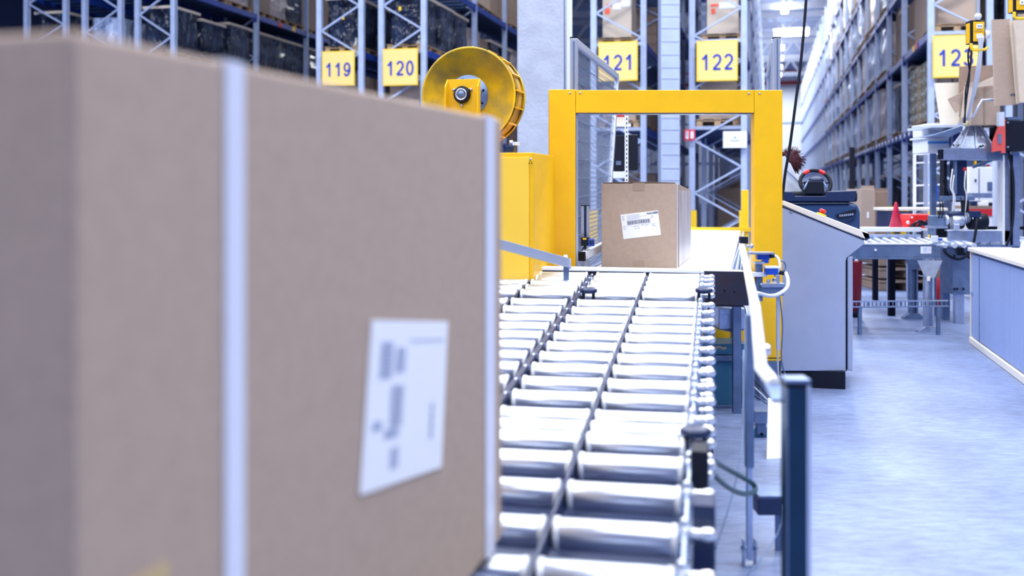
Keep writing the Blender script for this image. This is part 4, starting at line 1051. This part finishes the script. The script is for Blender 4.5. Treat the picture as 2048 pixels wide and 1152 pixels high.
# red bracket and black housing
part('red_plate', M().prism([mz(2000, 243, -.1), mz(2011, 238, -.1), mz(2011, 306, -.1), mz(2003, 306, -.1), mz(2002, 301, -.1), mz(1985, 304, -.1), mz(1985, 286, -.1)], V((0, .02, 0))), redl, t)
part('plate_badge', mb(1996, 268, 2003, 287, .006, -.11), steel, t)
part('black_housing', mb(2012, 241, 2060, 302, .35, -.1), blackp, t, .006); part('housing_top', mb(2016, 234, 2044, 240, .3, -.08), steel_d, t)
for (x, y) in ((2016, 245), (2016, 294)): part('bolt', M().cyl(mz(x, y, -.12), mz(x, y, -.1), .01, 8), steel, t)
# hanging heads, cables and gear motors
part('hanging_head', mb(1911, 320, 1934, 404, .14, .1), navy, t, .004); part('head_strip', mb(1909, 320, 1914, 388, .03, .05), steel_d, t)
part('hanging_arm', mb(1888, 320, 1894, 398, .1, .2), blackp, t)
part('cross_bar', mb(1883, 392, 1950, 401, .06, .05), steel_d, t, .003); part('head_bar', mb(1929, 400, 1938, 430, .08, .06), blackp, t)
part('diagonal', M().bar(mz(1885, 360, .2), mz(1900, 400, .2), .02, .02), blackp, t); part('diagonal', M().bar(mz(1945, 335, .15), mz(1990, 318, .1), .02, .025), steel_d, t)
part('red_plug', mb(1928, 335, 1932, 341, .03, .0), red, t); part('red_plug', mb(1976, 329, 1980, 333, .03, .0), red, t); part('yellow_plug', mb(1950, 322, 1953, 328, .03, .0), guard_y, t)
for k, (x, y0, y1, m) in enumerate(((1905, 338, 430, cabw), (1908, 350, 425, cabw), (1931, 342, 425, cabw), (1928, 350, 430, blackp), (1922, 395, 432, blackp), (1884, 400, 436, blackp), (1878, 400, 436, blackp))):
    part('cable', M().tube([mz(x, y0, 0), mz(x-4+k, (y0+y1)/2-10, -.02), mz(x+2, (y0+y1)/2+8, -.02), mz(x-1, y1, 0)], .006, 6), m, t)
# gear motors on the bed
def mcyl(x0, x1, y, r, m, nm, o_=0, n=20): part(nm, M().cyl(mz(x0, y, o_), mz(x1, y, o_), r, n, rim=.008), m, t)
part('gearbox', mb(1865, 431, 1890, 453, .12), steel_d, t, .008); mcyl(1890, 1896, 440, .05, alu, 'motor_flange'); mcyl(1896, 1925, 443, .075, blackp, 'motor_body', .15); mcyl(1896, 1926, 428, .026, navy, 'motor_top')
part('gearbox_stand', mb(1862, 452, 1896, 457, .15), steel, t); part('gearbox_stand', mb(1864, 457, 1872, 470, .1), steel_d, t); part('gearbox_stand', mb(1874, 455, 1896, 475, .1, .1), blackp, t)
mcyl(1903, 1926, 441, .052, alu, 'gearbox'); part('gearbox', mb(1908, 448, 1920, 460, .1, -.05), alu, t, .006)
for k in range(3): mcyl(1927+k*4, 1929.5+k*4, 437-k, .06-.004*k, alu, 'cooling_ring')
mcyl(1937, 1972, 443, .078, blackp, 'motor_body', .05, 28); part('junction_box', mb(1943, 422, 1962, 435, .09, -.08), navy, t, .004)
for (x, y) in ((1946, 437), (1961, 436)): part('bolt', M().ball(mz(x, y, -.1), .009), steel, t)
part('power_cable', M().tube([mz(1954, 437, -.1), mz(1953, 452, -.12), mz(1946, 490, -.12), mz(1938, 507, -.12), mz(1920, 518, -.14), mz(1902, 514, -.14), mz(1889, 502, -.12), mz(1892, 494, -.05)], .014, 8), blackp, t)
part('power_cable', M().tube([mz(1917, 500, -.02), mz(1925, 505, -.03), mz(1945, 520, -.03)], .012, 8), blackp, t); part('valve', mb(1918, 496, 1928, 511, .05, -.06), blackp, t, .004)
part('upright_cable', M().tube([mz(2016, 300, -.05), mz(2026, 350, -.05), mz(2027, 420, -.05), mz(2022, 465, -.05), mz(2013, 492, -.05)], .012, 8), blackp, t)
part('rear_upright', mb(1990, 322, 2002, 452, .06, 1.1), frost, t)

# power cable hose, pneumatic block in the middle of the roller ends
t = thing('air_fitting', 'clear and blue pneumatic fitting between the two roller conveyors', 'fitting', PZ(1870, 492, 9.3))
part('block', M().box(PZ(1869, 478, 9.3), (.05, .05, .06)), frost, t, .003); part('blue_ring', M().box(PZ(1880, 479, 9.28), (.035, .03, .018)), bluep, t)
for (x0, y0, x1, y1) in ((1860, 487, 1885, 484), (1872, 489, 1895, 491), (1885, 480, 1902, 487)): part('pipe', M().cyl(PZ(x0, y0, 9.3), PZ(x1, y1, 9.3), .012, 8), frost, t)

# ---------------------------------------------------------------- things standing behind
def bx(x0, y0, x1, y1, Z, dd): a = PZ(x0, y0, Z); b2 = PZ(x1, y1, Z); return M().box(((a.x+b2.x)/2, Z+dd/2, (a.z+b2.z)/2), (b2.x-a.x, dd, a.z-b2.z))
def gy(Z): return HZ+CAMH/Z*F
t = thing('traffic_cone', 'dark pink traffic cone standing behind the roller table', 'cone', PZ(1792, 458, 11.2))
c = PZ(1792, 0, 11.2); z0 = PZ(0, 458, 11.2).z
part('cone', M().lathe(V((c.x, c.y, z0)), K, [(0, .075), (PZ(0, 404, 11.2).z-z0-.01, .014), (PZ(0, 404, 11.2).z-z0, .008)], 20), mat('cone_pink', (.55, .01, .06), .45), t)
part('base', M().box((c.x, c.y, z0-.01), (.2, .2, .02)), MATS['cone_pink'], t, .004)
tag(obj('side_table', bx(1700, 458, 1885, 461.5, 11.0, .6), whitep), 'white shelf board carrying cone and red toolbox behind the roller table', 'table')
t = thing('red_machine', 'bright red motor housing with tangled cables behind the roller table', 'machine', PZ(1840, 458, 11.2))
part('housing', M().prism([PZ(1822, 429, 11.2), PZ(1866, 429, 11.2), PZ(1866, 457, 11.2), PZ(1814, 457, 11.2), PZ(1816, 440, 11.2)], V((0, .3, 0))), mat('bright_red', (.85, .02, .02), .4), t, .01)
for i in range(6): part('cable', M().tube([PZ(1818+i*4, 456, 11.1), PZ(1828+i*5, 447-(i*3) % 9, 11.05), PZ(1842+i*4, 445+(i*5) % 8, 11.05), PZ(1862, 452+(i % 3)*2, 11.1)], .01, 6), (blackp, navy, blackp)[i % 3], t)
part('knob', M().ball(PZ(1816, 445, 11.15), .02), whitep, t); part('knob', M().ball(PZ(1824, 435, 11.15), .012), whitep, t)
tag(obj('worktop', bx(1776, 416, 1896, 421.5, 12.2, .5), card_w, None, .004), 'cream worktop edge behind the cone and red housing', 'worktop')
t = thing('slat_crate', 'dark louvred crate under the cream worktop', 'crate', PZ(1800, 458, 12.1))
part('box', bx(1777, 423, 1822, 457, 12.25, .4), navy, t)
for x in (1780, 1819): part('leg', M().box((PZ(x, 0, 12.3).x, 12.35, PZ(0, 457, 12.3).z/2), (.025, .04, PZ(0, 457, 12.3).z)), steel, t)
for i in range(7): part('slat', bx(1778, 425+i*4.6, 1821, 426.6+i*4.6, 12.2, .02), steel_d, t)
for (x0, y0, x1, y1, Z, m, lab) in ((1722, 378, 1750, 457, 13.5, card, 'brown carton with folded film behind the floor scrubber'), (1750, 383, 1776, 457, 14.2, card_d, 'darker brown carton behind the yellow upright guards')):
    t = thing('carton', lab, 'carton', PZ((x0+x1)/2, gy(Z), Z)); a = PZ(x0, y0, Z); b2 = PZ(x1, y1, Z)
    zb_ = PZ(0, 497, Z).z; part('body', M().box(((a.x+b2.x)/2, Z+.3, (a.z+zb_)/2), (b2.x-a.x, .6, a.z-zb_)), m, t, .005)
    part('flap', M().box(((a.x+b2.x)/2, Z+.02, a.z+.02), (b2.x-a.x-.01, .01, .05)), m, t); part('sticker', bx((x0+x1)/2-2, 424, (x0+x1)/2+2, 436, Z-.01, .005), paper, t)
t = thing('packing_table', 'low steel table under the brown cartons behind the scrubber', 'table', PZ(1748, gy(13.9), 13.9))
part('board', bx(1716, 497.5, 1780, 501, 13.4, 1.3), steel_d, t)
for x in (1719, 1777): part('leg', M().box((PZ(x, 0, 13.9).x, 13.9, PZ(0, 500, 13.9).z/2), (.035, .035, PZ(0, 500, 13.9).z)), steel, t)
for (xx, yt, Z, n_) in ((1752, 407, 24.0, 'first'), (1776, 411, 22.3, 'second'), (1803, 417, 20.6, 'third')): pass
# grey fence frames
t = thing('safety_fence', 'thin white safety fence frames behind the carton machine', 'fence', PZ(1850, gy(12.8), 12.8))
for x in (1829, 1851, 1867): part('post', M().box((PZ(x, 0, 12.8).x, 12.8, PZ(0, 309, 12.8).z/2), (.03 if x != 1851 else .045, .03, PZ(0, 309, 12.8).z)), whitep if x == 1829 else alu, t)
for y in (309, 326, 371, 407): part('rail', M().bar(PZ(1828, y, 12.8), PZ(1886, y-2, 12.8), .02, .02), whitep, t)
for i in range(9): part('wire', M().bar(PZ(1831+i*6, 312, 12.82), PZ(1831+i*6, 408, 12.82), .006, .006), steel_d, t)
tag(obj('air_hose', M().tube([PZ(1863, 367, 12.5), PZ(1871, 368, 12.5), PZ(1873, 378, 12.5), PZ(1872, 400, 12.5), PZ(1868, 410, 12.5), PZ(1862, 412, 12.5)], .018, 8), bluep), 'bright blue air hose hanging on the white fence', 'hose')
# white switch cabinet, red strip bench
t = thing('switch_cabinet', 'white switch cabinet with grey window behind the carton machine', 'cabinet', PZ(1975, gy(12.4), 12.4))
part('body', M().box((PZ(1976, 0, 12.4).x, 12.6, PZ(0, 334, 12.4).z/2), ((2014-1938)/F*12.4, .4, PZ(0, 334, 12.4).z)), whitep, t, .006)
part('window', bx(1976, 364, 1995, 381, 12.38, .015), steel_d, t); part('door_edge', bx(1958, 336, 1959, 398, 12.385, .01), steel_d, t); part('handle', bx(1951, 358, 1953, 364, 12.37, .02), blackp, t)
tag(obj('duct', bx(1945, 386, 2014, 396, 11.9, .2), steel), 'horizontal pale steel duct ahead of the white switch cabinet', 'duct')
t = thing('parts_bench', 'bench with dark red fascia before the white switch cabinet', 'bench', PZ(1975, gy(11.8), 11.8))
part('fascia', bx(1938, 418, 2016, 432, 11.8, .03), red, t); part('top', bx(1936, 412, 2016, 418, 11.8, .4), card_d, t); part('front', M().box((PZ(1990, 0, 11.8).x, 11.83, PZ(0, 432, 11.8).z/2), (.42, .03, PZ(0, 432, 11.8).z)), whitep, t)
for i, (x, m) in enumerate(((1948, navy), (1962, whitep), (1972, paper), (1982, blackp))): tag(obj('parts_box', bx(x-6, 402+(i % 2)*3, x+6, 412, 11.85, .2), m, None, .006), '%s small box on the bench with red fascia' % ('navy', 'glossy white', 'paper white', 'black')[i], 'box')
# red bin, black square legs
t = thing('waste_bin', 'dark red waste bin half hidden behind the console', 'bin', PZ(1708, gy(10.5), 10.5))
c = PZ(1708, 0, 10.5); c.z = 0; part('body', M().lathe(c+K*.07, K, [(0, .068), (.49, .084), (.50, .088), (.48, .08)], 28), mat('bin_red', (.38, .005, .02), .35), t); part('stand', M().cyl(c, c+K*.075, .066, 20), blackp, t)
t = thing('trestle', 'black trestle standing under the roller table', 'trestle', PZ(1765, 600, 11))
for (x, Z, wd) in ((1750.5, 12.1, .055), (1783, 10.6, .06)): c = PZ(x, 0, Z); part('leg', M().box((c.x, c.y, .38), (wd, wd, .76)), dark, t)
c = (PZ(1750.5, 0, 12.1)+PZ(1783, 0, 10.6))/2; part('top_bar', M().bar(V((PZ(1750.5, 0, 12.1).x, 12.1, .74)), V((PZ(1783, 0, 10.6).x, 10.6, .74)), .05, .05), dark, t)
t = thing('floor_pallet', 'stack of brown pallets on the floor beneath the roller table', 'pallet stack', PZ(1815, gy(13.2), 13.2))
for k in range(4): 
    c = PZ(1822, 0, 13.2); part('pallet', M().box((c.x, c.y+.4, .12+k*.16), (.8, .8, .03)).box((c.x-.35, c.y+.4, .05+k*.16), (.12, .8, .09)).box((c.x, c.y+.4, .05+k*.16), (.12, .8, .09)).box((c.x+.35, c.y+.4, .05+k*.16), (.12, .8, .09)), card_d, t)
t = thing('fire_extinguisher', 'red fire extinguisher standing behind the machine legs', 'extinguisher', PZ(1880, gy(11), 11))
c = PZ(1876, 0, 11); c.z = 0; part('cylinder', M().lathe(c+K*.02, K, [(0, .06), (.26, .06), (.31, .025), (.34, .02)], 20), red, t); part('hose', M().tube([c+K*.36, c+V((.09, 0, .30)), c+V((.1, 0, .12))], .012, 6), blackp, t)

# ---------------------------------------------------------------- flattened cartons, boxes and hanging sheets
Zh = 9.3
def hz(x, y, o_=0): return PZ(x, y, Zh+o_)
def sheet(pts, m, th, name, lab, cat, o_=0, grp=None):
    return tag(obj(name, M().prism([hz(x, y, o_) for x, y in pts], V((0, th, 0))), m, None), lab, cat, grp)
sheet([(1985.5, 39), (2020, 38), (2035, 209), (1991, 212)], card, .03, 'cardboard_sheet', 'large brown flattened carton hanging at the frame edge, top right', 'cardboard', 0)
sheet([(2020, 41), (2029, 42), (2039, 207), (2034, 207)], card_l, .02, 'cardboard_sheet', 'narrow pale cardboard sheet edge next to the hanging brown sheet', 'cardboard', -.06)
sheet([(2029, 40), (2062, 40), (2072, 205), (2040, 205)], card_l, .03, 'cardboard_sheet', 'pale cardboard sheet hanging outermost beside the brown sheet', 'cardboard', -.1)
o = bpy.data.objects.get('cardboard_sheet'); s = M()
for i in range(2): s.box(hz(2023+i*5.5, 189.5, -.003), (.017, .003, .02))
part('printed_mark', s, ink, o)
sheet([(1920, 133), (1990, 130), (1990, 160), (1964, 172), (1943, 175), (1930, 185), (1918, 190)], card_d, .02, 'cardboard_sheet', 'dark brown cardboard flap standing behind the open carton', 'cardboard', .9)
sheet([(1871, 166), (1918, 165), (1918, 240), (1912, 262), (1886, 262), (1880, 222)], card_w, .04, 'cardboard_sheet', 'cream sheet of card leaning below sign 123', 'cardboard', 1.0)
t = thing('carton', 'open brown carton with tilted flap below the socket box', 'carton', hz(1955, 250, .5))
part('body', M().prism([hz(1942, 174, .5), hz(2000, 170, .5), hz(2000, 250, .5), hz(1942, 250, .5)], W*.5), card, t)
part('flap', M().prism([hz(1896, 198, .4), hz(1932, 180, .45), hz(1932, 215, .45), hz(1912, 226, .4)], V((0, .012, 0))), card, t)
part('flap', M().prism([hz(1930, 166, .42), hz(1965, 163, .45), hz(1990, 152, .45), hz(1990, 170, .45), hz(1950, 175, .45), hz(1944, 178, .45)], V((0, .012, 0))), card_l, t)
part('side_fold', M().prism([hz(1930, 172, .4), hz(1948, 176, .4), hz(1944, 235, .4), hz(1922, 235, .4)], V((0, .01, 0))), card_l, t); part('gap', bx(1968.5, 174, 1970.5, 248, Zh+.49, .004), tape, t)
part('gap', bx(1945, 178, 1955, 194, Zh+.485, .006), tape, t)
# the shelf that carries the cartons
t = thing('steel_shelf', 'steel shelf carrying the open carton behind the pyramid head', 'shelf', hz(1930, 560, .9))
part('board', bx(1862, 250, 2040, 255, Zh+.75, .6), frost, t)
for x in (1866, 2030): part('leg', M().box((PZ(x, 0, Zh+1.3).x, Zh+1.3, hz(0, 252, 1.3).z/2), (.05, .05, hz(0, 252, 1.3).z)), steel_d, t)
part('bent_rod', M().tube([hz(1945, 235, .35), hz(1964, 200, .35), hz(1992, 199, .35)], .012, 8, 1), alu, t)
part('tilted_plate', M().prism([hz(1862, 272, .6), hz(1925, 252, .6), hz(1925, 262, .6), hz(1900, 274, .6)], V((0, .3, 0))), steel_d, t); part('bracket', bx(1998, 224, 2009, 252, Zh+.4, .05), frost, t)
t = thing('white_crate', 'white crate with blue stripe on the shelf below sign 123', 'crate', hz(1875, 300, 1.2))
part('body', bx(1856, 276, 1898, 305, Zh+1.0, .4), whitep, t, .004); part('stripe', bx(1856, 283, 1897, 287, Zh+.99, .01), mat('stripe_blue', (.05, .3, .75), .5), t); part('rim', bx(1852, 273, 1899, 277, Zh+.98, .42), whitep, t)
t = thing('white_crate', 'plain white crate standing above the blue striped crate', 'crate', hz(1870, 272, 1.2)); part('body', bx(1856, 249, 1880, 272, Zh+1.2, .4), whitep, t, .004); part('rim', bx(1855, 247, 1881, 250, Zh+1.19, .42), whitep, t)

# hanging socket boxes
def socket(x0, y0, x1, y1, Z, lab, sk):
    a = PZ(x0, y0, Z); b2 = PZ(x1, y1, Z); c = (a+b2)/2; wd = b2.x-a.x; h = a.z-b2.z
    t = thing('socket_box', lab, 'socket box', c-K*h/2, 'yellow hanging socket boxes')
    part('housing', M().box(c+V((0, .05, 0)), (wd, .1, h)), blackp, t, .008); part('front', M().box(c+V((.004, -.006, .0)), (wd*.74, .012, h*.84)), yel, t, .004)
    part('side_panel', M().box(c+V((-wd*.52, .04, -.01)), (wd*.10, .06, h*.86)), yel, t, .003); part('front_joint', M().box(c+V((.004, -.0125, 0)), (wd*.74, .002, .004)), tape, t)
    for dz in sk: 
        f = part('socket', M().box(c+V((.006, -.016, dz*h)), (wd*.4, .012, h*.2)), whitep, t, .002)
        for q in (-.08, .08): part('pin_hole', M().cyl(c+V((.006+q*wd, -.024, dz*h)), c+V((.006+q*wd, -.02, dz*h)), .006, 8), ink, f)
    part('hook', M().tube([c+V((-wd*.45, 0, -h*.5)), c+V((-wd*.40, 0, -h*.74)), c+V((0, 0, -h*.78)), c+V((wd*.5, 0, -h*.74)), c+V((wd*.62, 0, -h*.66))], .012, 8), guard_y, t)
    part('suspension', M().cyl(c+K*(h/2), c+K*(h/2+3), .018, 8), cabw, t); part('knot', M().ball(c+K*(h/2+.03), .03), cabw, t)
    part('side_plug', M().cyl(c+V((wd*.5, .03, -h*.1)), c+V((wd*.5+.04, .03, -h*.1)), .035, 16), whitep, t)
    return c, wd, h, t
c, wd, h, t = socket(1941, 40, 1971, 87, 8.6, 'yellow and black hanging socket box overlapping sign 123', (.22, -.2))
for i, (dx, m) in enumerate(((-.01, cabw), (.01, cabw), (.03, cabw))):
    part('cord', M().tube([c+V((.0+dx, -.03, -.2*h)), PZ(1959+i*2, 100, 8.6), PZ(1952+i*3, 150, 8.75), PZ(1942+i*2, 200, 9.1), PZ(1934+i, 240, 9.5)], .009, 6), m, t)
part('cord', M().tube([PZ(1943, 86, 8.6), PZ(1936, 110, 8.65), PZ(1939, 150, 8.8), PZ(1933, 200, 9.1), PZ(1928, 245, 9.5)], .008, 6), blackp, t)
part('cord', M().tube([PZ(1943, 86, 8.6), PZ(1942, 120, 8.65), PZ(1936, 160, 8.8), PZ(1931, 185, 9.0), PZ(1930, 245, 9.5)], .008, 6), blackp, t)
socket(2027, -22, 2058, 24, 8.2, 'yellow and black hanging socket box cut by the top corner', (-.1,))

# ---------------------------------------------------------------- floor scrubber with steering wheel
Zf = 9.0
def fz(x, y, o_=0): return PZ(x, y, Zf+o_)
def fb(x0, y0, x1, y1, dd, o_=0): a = fz(x0, y0, o_); b2 = fz(x1, y1, o_); return M().box(((a.x+b2.x)/2, Zf+o_+dd/2, (a.z+b2.z)/2), (b2.x-a.x, dd, a.z-b2.z))
t = thing('ride_on_scrubber', 'dark blue ride-on scrubber with red marked steering wheel behind the console', 'vehicle', fz(1640, gy(9)))
zz = fz(0, 403).z
part('body', M().prism([fz(1560, 404), fz(1700, 404), fz(1716, 408), fz(1722, 425), fz(1722, 470), fz(1694, 482), fz(1686, 560), fz(1560, 560)], V((0, 1.1, 0))), mat('scrubber_body', (0.02, 0.06, 0.17), .35), t, .03)
part('red_edge', M().bar(fz(1723, 418, -.01), fz(1723, 455, -.01), .012, .02), mat('bright_red', (.85, .02, .02), .4), t)
part('dash', fb(1558, 383, 1716, 404, .9, .05), blackp, t, .02); part('dash_pad', M().prism([fz(1558, 383), fz(1584, 383), fz(1590, 392), fz(1650, 392), fz(1656, 383), fz(1714, 381), fz(1710, 403), fz(1558, 403)], V((0, .08, 0))), navy, t, .006)
part('groove', fb(1556, 407, 1700, 409, .02, -.015), dark, t)
part('nameplate', M().prism([fz(1672, 430, -.02), fz(1712, 418, -.02), fz(1712, 428, -.02), fz(1676, 437, -.02)], V((0, .01, 0))), blackp, t)
part('highlight_step', M().prism([fz(1676, 446, -.03), fz(1712, 431, -.03), fz(1712, 437, -.03), fz(1690, 446, -.03)], V((0, .03, 0))), navy, t)
for i in range(7): part('letter', fb(1679+i*4.2, 429.5-i*.5, 1681.6+i*4.2, 433.5-i*.5, .003, -.026), inkl, t)
for x in (1590, 1668): c = fz(x, 0, .3); part('wheel', M().cyl(V((c.x-.06, c.y, .17)), V((c.x+.06, c.y, .17)), .17, 24, rim=.02), blackp, t)
part('skirt', M().box((fz(1640, 0).x, Zf+.5, .3), (.55, .9, .42)), blackp, t)
part('column', M().prism([fz(1617, 362), fz(1647, 362), fz(1650, 388), fz(1614, 388)], V((0, .15, 0))), blackp, t, .008); part('column_cap', M().lathe(fz(1632, 358, .07), K, [(-.03, .07), (.0, .065), (.02, .04)], 20), navy, t)
# wheel as a ring tilted to the driver
hc2 = fz(1631, 366, .12); nrm = V((.05, -.55, .83)).normalized(); ex = nrm.cross(V((0, 1, 0))).normalized(); ey = nrm.cross(ex)
ex = V((1, 0, 0)); ey = V((0, .42, .9)).normalized()
def ring(a0, a1, n_): return [hc2+ex*math.cos(a0+(a1-a0)*i/n_)*.135+ey*math.sin(a0+(a1-a0)*i/n_)*.125 for i in range(n_+1)]
part('steering_wheel', M().tube(ring(math.radians(130), math.radians(410), 22), .017, 10, 1), blackp, t); part('steering_wheel', M().tube(ring(math.radians(62), math.radians(118), 6), .017, 10, 1), blackp, t)
for (a0, a1) in ((50, 66), (114, 130)): part('grip_mark', M().tube(ring(math.radians(a0-4), math.radians(a1+4), 5), .0185, 10, 1), MATS['bright_red'], t)
part('spoke', M().bar(hc2-ex*.12, hc2+ex*.12, .03, .012), blackp, t); part('hub', M().lathe(hc2, nrm, [(-.02, .04), (.015, .035)], 16), navy, t)
for sx in (-1, 1): part('lever', M().tube([fz(1631+sx*14, 362, .05), fz(1631+sx*20, 372, .0), fz(1631+sx*24, 380, 0)], .01, 6), steel_d, t)
# crimson brush and pale shield beside it
s = M(); cb = fz(1582, 318, .9)
s.lathe(cb-K*.12, K, [(0, .07), (.06, .10), (.14, .09), (.2, .05)], 16)
for i in range(420):
    th = random.uniform(0, 6.28); ph = random.uniform(-1.2, 1.5); dr = V((math.cos(th)*math.cos(ph), math.sin(th)*math.cos(ph), math.sin(ph)))
    p = cb+dr*.075; s.bar(p, p+dr*random.uniform(.03, .075)+K*-.02, .004, .004)
t = thing('dusting_brush', 'dark crimson bristle brush sticking up behind the gate post', 'brush', fz(1582, 345, .9))
o = part('bristles', s, crim, t); o['kind'] = 'stuff'; part('handle', M().cyl(cb-K*.1, V((cb.x, cb.y, .8)), .018, 8), crim, t)
t = thing('plastic_shield', 'pale folded plastic shield leaning beside the steering wheel', 'shield', fz(1585, 385, .3))
part('sheet', M().prism([fz(1558, 316, .3), fz(1570, 312, .3), fz(1580, 328, .3), fz(1607, 383, .3), fz(1558, 383, .3)], V((0, .02, 0))), frost, t, .002); part('fold', M().bar(fz(1572, 340, .28), fz(1606, 372, .28), .006, .008), steel_d, t); part('edge', M().bar(fz(1579, 326, .28), fz(1607, 382, .28), .006, .008), whitep, t)
tag(obj('aisle_post', M().box((PZ(1704, 0, 14).x, 14, PZ(0, 297, 14).z/2), (.055, .055, PZ(0, 297, 14).z)).box((PZ(1704, 0, 14).x, 14, PZ(0, 296, 14).z), (.06, .06, .02)), blackp), 'black square post standing before the rack of sign 123', 'post')

# ---------------------------------------------------------------- dark machine behind the mesh fence
t = thing('dark_printer', 'black machine housings on a white frame behind the labelled carton', 'machine', PZ(1255, 700, 9.5))
part('housing', bx(1226, 270, 1250, 342, 9.5, .35), blackp, t, .01); part('housing', bx(1256, 269, 1276, 341, 9.6, .3), blackp, t, .01); part('ledge', bx(1224, 343, 1252, 356, 9.5, .3), whitep, t, .004)
part('badge', bx(1232, 322, 1242, 330, 9.49, .01), steel_d, t)
s = M(); a = PZ(1253, 225, 9.4); part('slotted_upright', M().box((a.x, 9.4, a.z/2), (.03, .03, a.z)), whitep, t)
s = M()
for i in range(26): s.box((a.x, 9.383, a.z-.02-i*.04), (.010, .004, .018))
part('slots', s, dark, t)
part('shelf', bx(1228, 247, 1262, 253, 9.5, .3), whitep, t); part('red_bar', bx(1232, 228, 1250, 233, 9.6, .2), red, t); part('back_panel', bx(1230, 234, 1252, 247, 9.6, .1), card_l, t)
part('foot_frame', M().box((PZ(1250, 0, 9.6).x, 9.65, .5), (.2, .2, 1.0)), steel_d, t)

# ---------------------------------------------------------------- lettering becomes plain mesh
dg = bpy.context.evaluated_depsgraph_get(); dg.update()
for o in [o for o in C.objects if o.type == 'FONT']:
    me = bpy.data.meshes.new_from_object(o.evaluated_get(dg)); n_ = bpy.data.objects.new('lettering_mesh', me)
    C.objects.link(n_); n_.parent = o.parent; n_.location = o.location; n_.rotation_euler = o.rotation_euler
    bpy.data.objects.remove(o); n_.name = 'lettering'
